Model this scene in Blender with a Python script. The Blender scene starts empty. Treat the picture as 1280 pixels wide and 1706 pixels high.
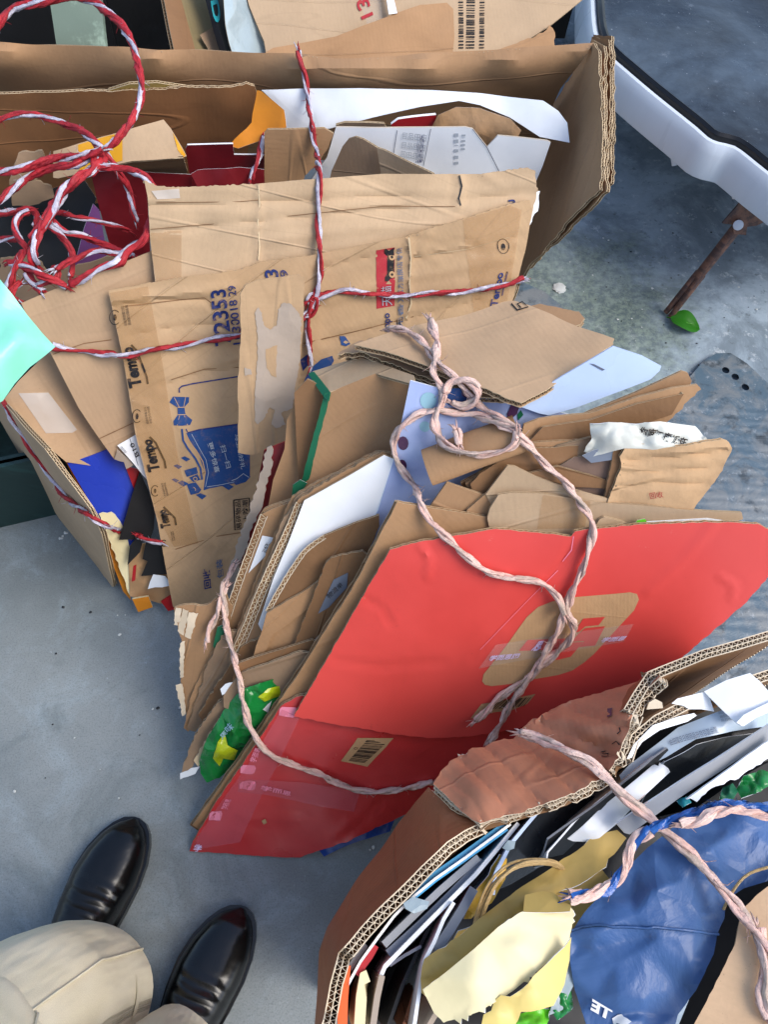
import bpy, bmesh, math, random
import numpy as np
from mathutils import Vector, Matrix, noise
from mathutils.geometry import delaunay_2d_cdt
from mathutils.bvhtree import BVHTree
random.seed(7)
C = bpy.context.scene
COL = C.collection
# ------------------------------------------------------------------ camera
F, CX, CY = 1280.0, 640.0, 853.0
NX, NY, HC = 540.0, 1530.0, 1.2          # image point straight below the lens, lens height
_d = Vector((NX-CX, -(NY-CY), -F)).normalized()
_z = -_d
_y = (Vector((0, 1, 0)) - _z*_z.y).normalized()
_x = _y.cross(_z)
R = Matrix((_x, _y, _z))                 # camera space -> world
cam_data = bpy.data.cameras.new('camera')
cam = bpy.data.objects.new('camera', cam_data)
COL.objects.link(cam)
cam_data.sensor_fit = 'VERTICAL'; cam_data.sensor_height = 24.0
cam_data.lens = 24.0*F/1706.0
cam_data.clip_start = 0.02; cam_data.clip_end = 500
cam.matrix_world = Matrix.Translation((0, 0, HC)) @ R.to_4x4()
C.camera = cam
# ------------------------------------------------------------------ light
w = bpy.data.worlds.new('World'); C.world = w; w.use_nodes = True
nt = w.node_tree
sky = nt.nodes.new('ShaderNodeTexSky'); sky.sky_type = 'NISHITA'; sky.sun_disc = False
SUN_EL, SUN_AZ = math.radians(52), math.radians(112)     # azimuth from +Y towards +X
sky.sun_elevation = SUN_EL; sky.sun_rotation = SUN_AZ
sky.air_density = 1.0; sky.dust_density = 2.0; sky.ozone_density = 1.0
nt.nodes['Background'].inputs['Strength'].default_value = 0.155
nt.links.new(sky.outputs[0], nt.nodes['Background'].inputs[0])
sd = bpy.data.lights.new('sun', 'SUN'); sd.energy = 1.3; sd.angle = math.radians(34); sd.color = (1, .95, .87)
sun = bpy.data.objects.new('sun', sd); COL.objects.link(sun)
_s = Vector((math.sin(SUN_AZ)*math.cos(SUN_EL), math.cos(SUN_AZ)*math.cos(SUN_EL), math.sin(SUN_EL)))
sun.rotation_euler = _s.to_track_quat('Z', 'Y').to_euler()
C.view_settings.view_transform = 'Standard'; C.view_settings.look = 'None'
C.view_settings.exposure = 0.8; C.view_settings.gamma = 1
C.cycles.max_bounces = 5; C.cycles.use_denoising = True

# ------------------------------------------------------------------ materials
def hexc(h, k=1.0):
    h = h.lstrip('#'); o = []
    for i in (0, 2, 4):
        c = int(h[i:i+2], 16)/255
        o.append(min(1, (c/12.92 if c <= .04045 else ((c+.055)/1.055)**2.4)*k))
    return tuple(o)
class G:
    """tiny node-graph helper"""
    def __init__(s, name):
        s.m = bpy.data.materials.new(name); s.m.use_nodes = True
        s.t = s.m.node_tree; s.b = s.t.nodes['Principled BSDF']; s.bump_in = None
        s.uv = s.t.nodes.new('ShaderNodeUVMap').outputs[0]
    def n(s, k, **kw):
        x = s.t.nodes.new(k)
        for a, b in kw.items(): setattr(x, a, b)
        return x
    def l(s, a, b): s.t.links.new(a, b)
    def noise(s, scale, detail=3, rough=.5, st=None, src=None, dist=0):
        v = src or s.uv
        if st:
            mp = s.n('ShaderNodeMapping'); mp.inputs['Scale'].default_value = st; s.l(v, mp.inputs[0]); v = mp.outputs[0]
        x = s.n('ShaderNodeTexNoise'); x.inputs['Scale'].default_value = scale
        x.inputs['Detail'].default_value = detail; x.inputs['Roughness'].default_value = rough
        x.inputs['Distortion'].default_value = dist
        s.l(v, x.inputs['Vector']); return x.outputs['Fac']
    def ramp(s, f, a, b, va=0., vb=1.):
        x = s.n('ShaderNodeMapRange'); x.interpolation_type = 'SMOOTHSTEP'
        for i, v in zip((1, 2, 3, 4), (a, b, va, vb)): x.inputs[i].default_value = v
        s.l(f, x.inputs[0]); return x.outputs[0]
    def math(s, op, a, b=None):
        x = s.n('ShaderNodeMath', operation=op)
        for i, v in enumerate((a, b)):
            if v is None: continue
            if isinstance(v, (int, float)): x.inputs[i].default_value = v
            else: s.l(v, x.inputs[i])
        return x.outputs[0]
    def mix(s, f, a, b, bl='MIX'):
        x = s.n('ShaderNodeMix', data_type='RGBA', blend_type=bl)
        for i, v in ((0, f), (6, a), (7, b)):
            if isinstance(v, (int, float)): x.inputs[i].default_value = v
            elif isinstance(v, tuple): x.inputs[i].default_value = (*v, 1)
            else: s.l(v, x.inputs[i])
        return x.outputs[2]
    def bump(s, f, dist, strength=1.0):
        x = s.n('ShaderNodeBump'); x.inputs['Distance'].default_value = dist; x.inputs['Strength'].default_value = strength
        s.l(f, x.inputs['Height'])
        if s.bump_in: s.l(s.bump_in, x.inputs['Normal'])
        s.bump_in = x.outputs[0]
    def ridge(s, scale, wdt, detail=2, dist=0.0, st=None):
        f = s.noise(scale, detail, .5, dist=dist, st=st)
        return s.ramp(s.math('ABSOLUTE', s.math('SUBTRACT', f, .5)), 0, wdt, 1, 0)
    def vor(s, scale, dist=.35, feature='F1', st=None):
        v = s.uv
        if st:
            mp = s.n('ShaderNodeMapping'); mp.inputs['Scale'].default_value = st; s.l(v, mp.inputs[0]); v = mp.outputs[0]
        nz = s.n('ShaderNodeTexNoise'); nz.inputs['Scale'].default_value = scale*.6; nz.inputs['Detail'].default_value = 2; s.l(v, nz.inputs['Vector'])
        m1 = s.n('ShaderNodeVectorMath', operation='SUBTRACT'); s.l(nz.outputs['Color'], m1.inputs[0]); m1.inputs[1].default_value = (.5, .5, .5)
        m2 = s.n('ShaderNodeVectorMath', operation='SCALE'); s.l(m1.outputs[0], m2.inputs[0]); m2.inputs['Scale'].default_value = dist/scale*2
        m3 = s.n('ShaderNodeVectorMath', operation='ADD'); s.l(v, m3.inputs[0]); s.l(m2.outputs[0], m3.inputs[1])
        x = s.n('ShaderNodeTexVoronoi', feature=feature); x.inputs['Scale'].default_value = scale; s.l(m3.outputs[0], x.inputs['Vector'])
        return x.outputs['Distance']
    def folds(s, scale, dist, strength=.8):
        """crumple: flat facets meeting in sharp folds, in patches"""
        m = s.ramp(s.noise(scale*.45, 2), .42, .6)
        s.bump(s.math('MULTIPLY', s.vor(scale), m), dist, strength)
        s.bump(s.math('MULTIPLY', s.vor(scale*2.3), m), dist*.4, strength)
    def done(s, col, rough=.8, **kw):
        if isinstance(col, tuple): s.b.inputs['Base Color'].default_value = (*col, 1)
        else: s.l(col, s.b.inputs['Base Color'])
        if isinstance(rough, (int, float)): s.b.inputs['Roughness'].default_value = rough
        else: s.l(rough, s.b.inputs['Roughness'])
        for a, b in kw.items(): s.b.inputs[a.replace('_', ' ')].default_value = b
        if s.bump_in: s.l(s.bump_in, s.b.inputs['Normal'])
        return s.m
def sc(c, k): return tuple(min(1, v*k) for v in c)
def kraft(name, hx, k=1.0, dirt=.4, flute=.1, crease=.6, rough=.78, var=.12, tint=None, st=None):
    g = G(name); c = hexc(hx, k); oi = g.n('ShaderNodeObjectInfo').outputs['Random']
    a = g.ramp(g.noise(7, 4, .6), .3, .7)
    col = g.mix(a, sc(c, 1-var), sc(c, 1+var*.6))
    col = g.mix(g.ramp(oi, 0, 1, 0, .3), col, sc((c[0]*.9, c[1]*.95, c[2]*1.05), .72))
    fib = g.ramp(g.noise(220, 3, .7, st=(1, .4, 1)), .3, .7)
    col = g.mix(g.math('MULTIPLY', fib, .12), col, sc(c, .6))
    spk = g.ramp(g.noise(420, 2, .6), .66, .74)
    col = g.mix(g.math('MULTIPLY', spk, .35), col, sc(c, .4))
    d = g.ramp(g.noise(4.2, 7, .68, dist=.5), .5, .72)
    col = g.mix(g.math('MULTIPLY', d, dirt), col, sc((c[0]*.75, c[1]*.72, c[2]*.75), .62))
    scf = g.ridge(5, .006, 2, .05, st=(.3, 2.2, 1))
    col = g.mix(g.math('MULTIPLY', scf, .28*crease), col, sc(c, .5))
    if flute:
        wv = g.n('ShaderNodeTexWave', wave_type='BANDS', bands_direction='X'); wv.inputs['Scale'].default_value = 46
        wv.inputs['Distortion'].default_value = .6; wv.inputs['Detail Scale'].default_value = .4; g.l(g.uv, wv.inputs['Vector'])
        g.bump(wv.outputs['Fac'], .0005*flute)
    g.bump(g.ridge(4, .012, 1, .05, st=(.3, 2.2, 1)), .0024*crease, .8)
    g.folds(5.5, .014*crease, .7)
    g.bump(g.noise(16, 5, .6), .004*max(.5, crease), .7)
    g.bump(g.noise(4, 2, .5, st=(.8, 2., 1)), .016*max(.35, crease), .7)
    g.bump(g.noise(260, 2, .6), .0003, .5)
    return g.done(col, g.ramp(g.noise(9, 3), .3, .7, rough-.1, rough+.08), Specular_IOR_Level=.28)
def paper(name, hx, k=1.0, rough=.5, crease=.6, dirt=.15, spec=.4, bs=9, coat=0., var=.05, wear=0.):
    g = G(name); c = hexc(hx, k)
    col = g.mix(g.ramp(g.noise(6, 4, .6), .3, .7), sc(c, 1-var), sc(c, 1+var))
    d = g.ramp(g.noise(5, 8, .7, dist=.4), .52, .74)
    col = g.mix(g.math('MULTIPLY', d, dirt), col, sc(c, .55))
    if wear:
        col = g.mix(g.math('MULTIPLY', g.ramp(g.noise(28, 8, .85, st=(1, .35, 1)), .645, .69), wear), col, hexc('d8a890'))
        col = g.mix(g.math('MULTIPLY', g.ramp(g.noise(9, 9, .8), .62, .66), wear*.5), col, sc(c, .5))
    s2 = g.ramp(g.noise(60, 6, .8, st=(1, .5, 1)), .64, .72)
    col = g.mix(g.math('MULTIPLY', s2, min(.5, dirt)), col, sc(c, .6) if max(c) > .5 else tuple(min(1, v*.7+.12) for v in c))
    g.folds(bs*.8, .016*crease, .7)
    g.bump(g.noise(bs*1.5, 4, .55), .004*crease, .7)
    return g.done(col, g.ramp(g.noise(12, 4), .3, .7, rough-.08, rough+.1), Specular_IOR_Level=spec, Coat_Weight=coat, Coat_Roughness=.25)
def film(name, hx, k=1.0, rough=.3, bs=14, amt=1.0, alpha=None, spec=.5, metallic=0.):
    g = G(name); c = hexc(hx, k)
    col = g.mix(g.ramp(g.noise(8, 4), .3, .7), sc(c, .85), sc(c, 1.1))
    g.folds(bs*.9, .02*amt, .9)
    g.bump(g.noise(bs*1.6, 5, .6, dist=.4), .005*amt, .7)
    m = g.done(col, rough, Specular_IOR_Level=spec, Metallic=metallic)
    if alpha is not None: g.b.inputs['Alpha'].default_value = alpha
    return m
def fibre(name, hx, k=1.0, rough=.42, alt=None, f=.45):
    g = G(name); c = hexc(hx, k); a = hexc(alt, k) if alt else sc(c, .55)
    nn = g.ramp(g.noise(30, 4, .65), .42, .64)
    col = g.mix(g.math('MULTIPLY', nn, f), c, a)
    st = g.ramp(g.noise(900, 2, .6, st=(.06, 1, 1)), .35, .65)
    col = g.mix(g.math('MULTIPLY', st, .2), col, sc(c, .6))
    g.bump(g.noise(600, 3, .7, st=(.06, 1, 1)), .0022, 1)
    g.bump(g.noise(150, 3, .7, st=(.5, 1, 1)), .0024, 1)
    return g.done(col, rough, Specular_IOR_Level=.45)
def ink(name, hx, k=1.0, rough=.7, wear=.35):
    g = G(name); c = hexc(hx, k)
    col = g.mix(g.math('MULTIPLY', g.ramp(g.noise(60, 6, .8), .5, .66), wear), c, sc(hexc('b48c62'), .8))
    return g.done(col, rough, Specular_IOR_Level=.3)
M = {}
M['k1'] = kraft('kraft_tan', 'b99974')
M['k2'] = kraft('kraft_pale', 'bea281', crease=.45, dirt=.25)
M['k3'] = kraft('kraft_brown', 'ab8560', crease=.5)
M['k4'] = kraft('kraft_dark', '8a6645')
M['k5'] = kraft('kraft_grey', '9c8166', crease=.5)
M['k6'] = kraft('kraft_orange', 'ad8660', crease=.3, dirt=.25)
M['k7'] = kraft('kraft_smooth', 'bc9c7a', crease=.2, flute=.15, dirt=.2)
M['kc'] = kraft('kraft_crumpled', 'c4a078', crease=1.3, flute=.1)
M['kp'] = paper('kraft_paper', 'b08a62', rough=.55, crease=1.6, bs=14)
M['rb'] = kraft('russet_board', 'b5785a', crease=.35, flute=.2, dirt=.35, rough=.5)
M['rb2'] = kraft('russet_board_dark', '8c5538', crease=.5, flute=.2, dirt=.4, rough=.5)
M['edge'] = kraft('corrugated_edge', 'd2bb96', flute=0, crease=0, dirt=.5, var=.25)
M['edge2'] = kraft('corrugated_edge_pale', 'dccbb0', flute=0, crease=0, dirt=.5, var=.25)
M['flute'] = kraft('corrugated_medium', 'b59a78', flute=0, crease=0, dirt=.4, var=.25)
M['white'] = paper('white_card', 'eceef0', crease=.3, dirt=.14, rough=.4)
M['white2'] = paper('white_sheet', 'e6ebf0', crease=.55, dirt=.12, rough=.35)
M['bluew'] = paper('pale_blue_card', 'b9cbe6', crease=.4, dirt=.15, rough=.3, coat=.3)
M['lav'] = paper('lavender_poster', 'a3b2da', crease=.4, dirt=.2, rough=.28, coat=.4)
M['red'] = paper('red_print', 'd94a44', crease=.5, dirt=.2, rough=.46, bs=5, var=.05, wear=.55)
M['red2'] = paper('red_print_taped', 'c43536', crease=.5, dirt=.35, rough=.34, coat=.3, wear=.6)
M['maroon'] = paper('maroon_card', '7a1a22', crease=.8, dirt=.3, rough=.4)
M['redcard'] = paper('red_card', 'a81820', crease=.5, rough=.35)
M['orange'] = paper('orange_paper', 'd08018', crease=1.0, dirt=.2)
M['orange2'] = paper('orange_card', 'e8622a', crease=.3)
M['yellow'] = paper('yellow_print', 'd89a10', crease=.5, dirt=.2)
M['cream'] = paper('cream_paper', 'e0d5aa', crease=1., dirt=.4, rough=.6)
M['ykraft'] = paper('yellow_wrapping', 'b89a54', crease=1.2, dirt=.4, rough=.55)
M['blue'] = paper('blue_board', '2440b8', crease=.6, dirt=.4, rough=.25, coat=.4)
M['skyb'] = paper('sky_blue_card', '3f98c8', crease=.3)
M['black'] = paper('black_card', '121214', crease=.3, dirt=.2, rough=.55)
M['black2'] = paper('black_gloss', '1d2024', crease=.8, dirt=.1, rough=.25)
M['grey'] = paper('grey_card', '8f9297', crease=.4)
M['grey2'] = paper('grey_film_card', '6f7785', crease=.5, rough=.35)
M['purple'] = paper('purple_card', '7a4a86', crease=.4)
M['green'] = paper('green_print', '0f5f3f', crease=.4, dirt=.5)
M['gfilm'] = film('green_film', '147a36', rough=.22, bs=18)
M['gyel'] = film('yellow_green_film', 'a9b81a', rough=.25)
M['lime'] = film('lime_film', '63c02a', rough=.25)
M['bag'] = film('blue_mailer_film', '3f6092', .95, rough=.42, bs=11, amt=1.1, spec=.4)
M['strap'] = film('blue_strap_film', '1c55a0', rough=.25, bs=25)
M['mint'] = film('mint_film', '86d8bc', rough=.35, bs=7, amt=.9)
M['cyanf'] = film('pale_cyan_film', 'a3b2b6', rough=.25, bs=10)
M['bluef'] = film('blue_film', '21489a', rough=.3)
M['teal'] = ink('teal_ink', '1d8f98', wear=.1)
M['whitei'] = ink('white_ink', 'e8e8e8', wear=.05)
M['lightk'] = ink('panel_letter_ink', 'a9b0b8', wear=.1)
M['navy'] = ink('navy_ink', '1c2d66', wear=.45)
M['bluei'] = ink('blue_ink', '1f4379', wear=.2)
M['blacki'] = ink('black_ink', '17161a', wear=.3)
M['greyi'] = ink('grey_ink', '5b6478', wear=.5)
M['redi'] = ink('red_ink', 'a82a34', wear=.15)
M['pinki'] = ink('pink_tape_print', 'ee8fa8', wear=.05, rough=.35)
M['lilaci'] = ink('lilac_tape_print', 'd9c6e6', wear=.1, rough=.35)
M['beige'] = kraft('beige_print', 'c09a70', flute=.1, crease=.1, dirt=.1)
M['brownp'] = ink('brown_plum_ink', '4a2b4a', wear=.05, rough=.25)
M['bubble'] = ink('pale_teal_ink', '8fb7c4', wear=.05, rough=.25)
M['pulp'] = paper('torn_pulp', 'a8998a', rough=.9, crease=1.2, dirt=.3, spec=.1)
M['ropeR'] = fibre('red_strand', 'b8242e', alt='6e1422', rough=.55)
M['ropeW'] = fibre('white_strand', 'd8d3df', alt='6c5a86')
M['ropeP'] = fibre('pink_strand', 'efc3b4', alt='f4e4d6', rough=.75)
M['ropeQ'] = fibre('dusty_pink_strand', 'eccabd', alt='b0a490', rough=.8, f=.7)
M['ropeK'] = fibre('raffia_strand', 'cfae78', alt='a98850', rough=.6)
def m_tape(name, hx, alpha):
    g = G(name); g.folds(9, .006, .6); g.bump(g.noise(20, 3), .002, .6)
    m = g.done(hexc(hx), .22, Specular_IOR_Level=.5); g.b.inputs['Alpha'].default_value = alpha; return m
M['tape'] = m_tape('brown_tape', 'b88a50', .24)
M['ctape'] = m_tape('clear_tape', 'd8d4cc', .16)
M['ctape2'] = m_tape('cloudy_tape', 'd9cfc4', .6)
M['rtape'] = m_tape('reddish_tape', 'e08090', .25)
def m_shoe():
    g = G('black_leather')
    g.bump(g.noise(24, 3, .5), .002, .5)
    d = g.ramp(g.noise(14, 6, .7), .5, .75)
    return g.done(g.mix(g.math('MULTIPLY', d, .3), hexc('050607'), hexc('0e0f11')), g.ramp(g.noise(10, 3), .3, .7, .2, .34), Specular_IOR_Level=.5)
M['shoe'] = m_shoe()
def m_cloth():
    g = G('khaki_cotton')
    wv = g.noise(900, 2, .5)
    col = g.mix(g.ramp(g.noise(9, 4), .3, .7), hexc('ded5b8'), hexc('ece4ca'))
    col = g.mix(g.math('MULTIPLY', g.ramp(wv, .3, .7), .25), col, hexc('a59c80'))
    g.bump(wv, .0004, .8); g.bump(g.noise(9, 3, st=(1.6, .5, 1)), .02, .7)
    return g.done(col, .9, Specular_IOR_Level=.15)
M['cloth'] = m_cloth()
def m_rust():
    g = G('rusty_steel')
    col = g.mix(g.ramp(g.noise(40, 6, .7), .4, .62), hexc('4a3a38'), hexc('7d5a4a'))
    g.bump(g.noise(120, 4, .7), .001)
    return g.done(col, .6, Metallic=.3)
M['rust'] = m_rust()
M['steel'] = film('zinc_bolt', 'c9ced4', rough=.35, bs=40, amt=.1)
M['wplast'] = paper('white_paint', 'd2dae2', crease=.08, dirt=.2, rough=.32, coat=.2)
M['rubber'] = paper('black_rubber', '101216', crease=.2, rough=.35)
def m_mat():
    g = G('dusty_rubber_mat')
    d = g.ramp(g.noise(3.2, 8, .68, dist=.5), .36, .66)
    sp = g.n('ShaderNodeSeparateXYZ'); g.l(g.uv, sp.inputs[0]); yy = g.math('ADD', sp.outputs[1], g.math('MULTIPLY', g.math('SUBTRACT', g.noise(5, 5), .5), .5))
    d = g.math('MULTIPLY', d, g.ramp(yy, 1.5, 1.72, 1, .12))  # far end darkened: a dark reflection painted in by thinning the dust colour
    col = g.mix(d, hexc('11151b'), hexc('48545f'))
    col = g.mix(g.math('MULTIPLY', g.ramp(g.noise(22, 6, .75), .58, .7), .35), col, hexc('8d96a0'))
    col = g.mix(g.math('MULTIPLY', g.ramp(g.noise(120, 2, .6), .7, .76), .6), col, hexc('b4bcc6'))
    g.bump(g.noise(9, 5), .004)
    return g.done(col, g.ramp(g.noise(7, 4), .3, .7, .22, .5), Specular_IOR_Level=.5)
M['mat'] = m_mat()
def m_plate():
    g = G('worn_blue_paint')
    d = g.ramp(g.noise(16, 8, .72, dist=.8), .4, .62)
    col = g.mix(d, hexc('4f6472'), hexc('747a7d'))
    col = g.mix(g.math('MULTIPLY', g.ramp(g.noise(50, 6, .8), .56, .7), .8), col, hexc('aab0b4'))
    col = g.mix(g.math('MULTIPLY', g.ramp(g.noise(22, 7, .7), .52, .66), .85), col, hexc('343c42'))
    g.bump(g.noise(60, 5, .7), .0015)
    return g.done(col, .42, Specular_IOR_Level=.5)
M['plate'] = m_plate()
def m_crate(name, hx):
    g = G(name); c = hexc(hx)
    col = g.mix(g.ramp(g.noise(14, 7, .75), .5, .7), c, sc(c, 2.2))
    g.bump(g.noise(30, 4), .001)
    return g.done(col, .5)
M['crate'] = m_crate('dark_green_plastic', '16302e')
M['dark'] = m_crate('black_plastic', '131518')
M['sage'] = m_crate('sage_paint', '6f7f70')
M['leaf'] = paper('leaf_green', '286a18', crease=.3, rough=.35)
M['mould'] = paper('whitish_lump', 'c2c5c2', crease=1, rough=.9)
def m_floor():
    g = G('concrete')
    tc = g.n('ShaderNodeTexCoord').outputs['Object']
    nz = lambda *a, **k: g.noise(*a, src=tc, **k)
    col = g.mix(g.ramp(nz(2.6, 6, .6), .3, .7), hexc('6c7373'), hexc('888e8e'))
    col = g.mix(g.math('MULTIPLY', g.ramp(nz(11, 8, .72, dist=.6), .45, .72), .5), col, hexc('96a4aa'))
    col = g.mix(g.math('MULTIPLY', g.ramp(nz(6, 8, .7, dist=.9), .52, .7), .45), col, hexc('515d5f'))
    col = g.mix(g.math('MULTIPLY', g.ramp(nz(70, 6, .75), .6, .7), .4), col, hexc('485256'))
    col = g.mix(g.math('MULTIPLY', g.ramp(nz(160, 3, .7), .66, .72), .4), col, hexc('b0bcc0'))
    col = g.mix(g.math('MULTIPLY', g.ramp(nz(420, 2, .8), .45, .7), .45), col, hexc('4c585c'))
    # rougher, whitish slab on the right with a mossy stain
    sep = g.n('ShaderNodeSeparateXYZ'); g.l(tc, sep.inputs[0])
    wob = g.math('MULTIPLY', g.math('SUBTRACT', nz(9, 6, .7), .5), .35)
    side = g.ramp(g.math('ADD', sep.outputs[0], wob), .26, .42)
    rough_c = g.mix(g.ramp(nz(5, 8, .7, dist=.4), .4, .62), hexc('74828c'), hexc('a0b0bc'))
    rough_c = g.mix(g.math('MULTIPLY', g.ramp(nz(38, 6, .75), .56, .68), .7), rough_c, hexc('4f5a5e'))
    rough_c = g.mix(g.math('MULTIPLY', g.ramp(nz(24, 7, .8), .56, .66), .6), rough_c, hexc('d0d8de'))
    col = g.mix(side, col, rough_c)
    vd = g.n('ShaderNodeVectorMath', operation='DISTANCE'); g.l(tc, vd.inputs[0]); vd.inputs[1].default_value = (.52, 1.10, 0)
    moss = g.ramp(g.math('ADD', vd.outputs['Value'], g.math('MULTIPLY', g.math('SUBTRACT', nz(7, 7, .7), .5), .6)), .14, .34, 1, 0)
    mc = g.mix(g.ramp(nz(60, 5, .8), .4, .62), hexc('3c4a3e'), hexc('7b8a72'))
    col = g.mix(g.math('MULTIPLY', moss, .62), col, mc)
    g.bump(nz(35, 7, .7), .0022, .8); g.bump(nz(300, 3, .7), .0006, .8)
    return g.done(col, g.ramp(nz(5, 5), .3, .7, .45, .75), Specular_IOR_Level=.4)
M['floor'] = m_floor()

# ------------------------------------------------------------------ geometry helpers
CAMP = Vector((0, 0, HC))
def ray(u, v): return R @ Vector((u-CX, -(v-CY), -F))
def P(u, v, h=0.):
    r = ray(u, v); return CAMP + r*((h-HC)/r.z)
class MB:
    def __init__(s): s.v = []; s.f = []; s.m = []; s.uv = []; s.mats = []; s.sm = []
    def mi(s, m):
        if isinstance(m, str): m = M[m]
        if m not in s.mats: s.mats.append(m)
        return s.mats.index(m)
    def add(s, vs, fs, m, uvs=None, smooth=True):
        o = len(s.v); s.v += [tuple(x) for x in vs]; k = s.mi(m)
        for f in fs:
            s.f.append([o+i for i in f]); s.m.append(k); s.sm.append(smooth)
            s.uv.append([uvs[i] if uvs else (0, 0) for i in f])
BVHDATA = []
def obj(name, mb, parent=None, label=None, cat=None, group=None, kind=None, sharp=38, occl=True):
    V = np.array(mb.v); lo = V.min(0); hi = V.max(0)
    loc = Vector(((lo[0]+hi[0])/2, (lo[1]+hi[1])/2, lo[2]))
    me = bpy.data.meshes.new(name)
    me.from_pydata([tuple(x) for x in (V-np.array(loc))], [], mb.f); me.update()
    for m in mb.mats: me.materials.append(m)
    me.polygons.foreach_set('material_index', mb.m)
    me.polygons.foreach_set('use_smooth', mb.sm)
    uvl = me.uv_layers.new(name='UVMap'); flat = []
    for u in mb.uv:
        for a in u: flat += [a[0], a[1]]
    uvl.data.foreach_set('uv', flat)
    if sharp: me.set_sharp_from_angle(angle=math.radians(sharp))
    o = bpy.data.objects.new(name, me); COL.objects.link(o)
    if parent:
        o.parent = parent; o.location = loc - Vector(parent['_w'])
    else: o.location = loc
    o['_w'] = tuple(loc)
    tag(o, label, cat, group, kind)
    if occl: BVHDATA.append((mb.v, mb.f))
    return o
def tag(o, label=None, cat=None, group=None, kind=None):
    if label: o['label'] = label
    if cat: o['category'] = cat
    if group: o['group'] = group
    if kind: o['kind'] = kind
    return o
def empty(name, loc, label, cat, group=None):
    o = bpy.data.objects.new(name, None); COL.objects.link(o); o.location = loc; o['_w'] = tuple(loc)
    o.empty_display_size = .05
    return tag(o, label, cat, group)
def plane_fn(anch, off=0.):
    p = [P(*a) for a in anch]; n = (p[1]-p[0]).cross(p[2]-p[0]).normalized()
    if n.dot(CAMP-p[0]) < 0: n = -n
    q = p[0]-n*off; k = (q-CAMP).dot(n)
    def f(u, v):
        r = ray(u, v); return CAMP + r*(k/r.dot(n))
    return f
def tps_fn(ctrl):
    A = np.array(ctrl, float); xy = A[:, :2]/100; n = len(A)
    def K(r2): return .5*r2*np.log(r2+1e-9)
    D = ((xy[:, None]-xy[None])**2).sum(-1)
    T = np.zeros((n+3, n+3)); T[:n, :n] = K(D)+np.eye(n)*1e-6; T[:n, n] = 1; T[:n, n+1:] = xy; T[n, :n] = 1; T[n+1:, :n] = xy.T
    w_ = np.linalg.solve(T, np.concatenate([A[:, 2], [0, 0, 0]]))
    def f(u, v):
        q = np.array((u/100, v/100)); return P(u, v, float(K(((xy-q)**2).sum(1)) @ w_[:n] + w_[n] + w_[n+1:] @ q))
    return f
def tin_fn(ctrl, soft=5.):
    """flat facets between control points (a folded or crumpled sheet), folds slightly rounded"""
    pts = [Vector((a, b)) for a, b, c in ctrl]
    r = delaunay_2d_cdt(pts, [], [], 0, 1e-6); V = np.array([tuple(q) for q in r[0]]); Z = np.array([ctrl[s_[0]][2] for s_ in r[3]])
    T_ = np.array([list(t) for t in r[2]]); A, B, D = V[T_[:, 0]], V[T_[:, 1]], V[T_[:, 2]]
    den = (B[:, 1]-D[:, 1])*(A[:, 0]-D[:, 0])+(D[:, 0]-B[:, 0])*(A[:, 1]-D[:, 1]); ok = abs(den) > 1e-6
    A, B, D, T_, den = A[ok], B[ok], D[ok], T_[ok], den[ok]; ZZ = Z[T_]
    def z1(u, v):
        a = ((B[:, 1]-D[:, 1])*(u-D[:, 0])+(D[:, 0]-B[:, 0])*(v-D[:, 1]))/den
        b = ((D[:, 1]-A[:, 1])*(u-D[:, 0])+(A[:, 0]-D[:, 0])*(v-D[:, 1]))/den; c_ = 1-a-b
        k = int(np.argmax(np.minimum(np.minimum(a, b), c_)))
        return float(a[k]*ZZ[k, 0]+b[k]*ZZ[k, 1]+c_[k]*ZZ[k, 2])
    def f(u, v):
        z = z1(u, v) if soft < 1 else (z1(u+soft, v)+z1(u-soft, v)+z1(u, v+soft)+z1(u, v-soft))/4
        return P(u, v, z)
    return f
def crinkle(base, poly, n, amp, soft=2., seed=1):
    """facets through n scattered points whose heights vary by amp about the surface base"""
    rr = random.Random(seed); xs = [p[0] for p in poly]; ys = [p[1] for p in poly]; c = []
    for k, p in enumerate(poly): c.append((p[0], p[1], base(p[0], p[1]).z+rr.uniform(-.4, .4)*amp))
    for _ in range(n*12):
        if len(c) >= n+len(poly): break
        u, v = rr.uniform(min(xs), max(xs)), rr.uniform(min(ys), max(ys))
        if inpoly(poly, np.array([u]), np.array([v]))[0] and min(math.hypot(u-q[0], v-q[1]) for q in c) > 5: c.append((u, v, base(u, v).z+rr.uniform(-1, 1)*amp))
    return tin_fn(c, soft)
def disp_fn(amp=.0015, scale=9, crumple=0., cs=14, seed=None):
    sd_ = Vector([random.uniform(-50, 50) for _ in range(3)])
    def d(p):
        q = p*scale+sd_
        r = amp*(noise.noise(q)+.5*noise.noise(q*2.1))*1.6
        if crumple:
            q2 = p*cs+sd_; q2 = q2+noise.noise_vector(q2*.7)*.35
            r += crumple*(noise.voronoi(q2)[0][0]-.4)
            q3 = p*cs*2.3+sd_
            r += crumple*.35*(noise.voronoi(q3)[0][0]-.4)
        return r
    return d
def crease_h(cr, u, v):
    h = 0.
    for a, w_, pts in cr:
        D = 1e9
        for (x1, y1), (x2, y2) in zip(pts, pts[1:]):
            dx, dy = x2-x1, y2-y1; t = max(0, min(1, ((u-x1)*dx+(v-y1)*dy)/(dx*dx+dy*dy))); q = math.hypot(u-x1-t*dx, v-y1-t*dy)
            if q < D: D = q
        if D < 3*w_: h += a*(math.exp(-(D/w_)**2)-.35*math.exp(-(D/w_/2.2)**2))
    return h
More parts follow.
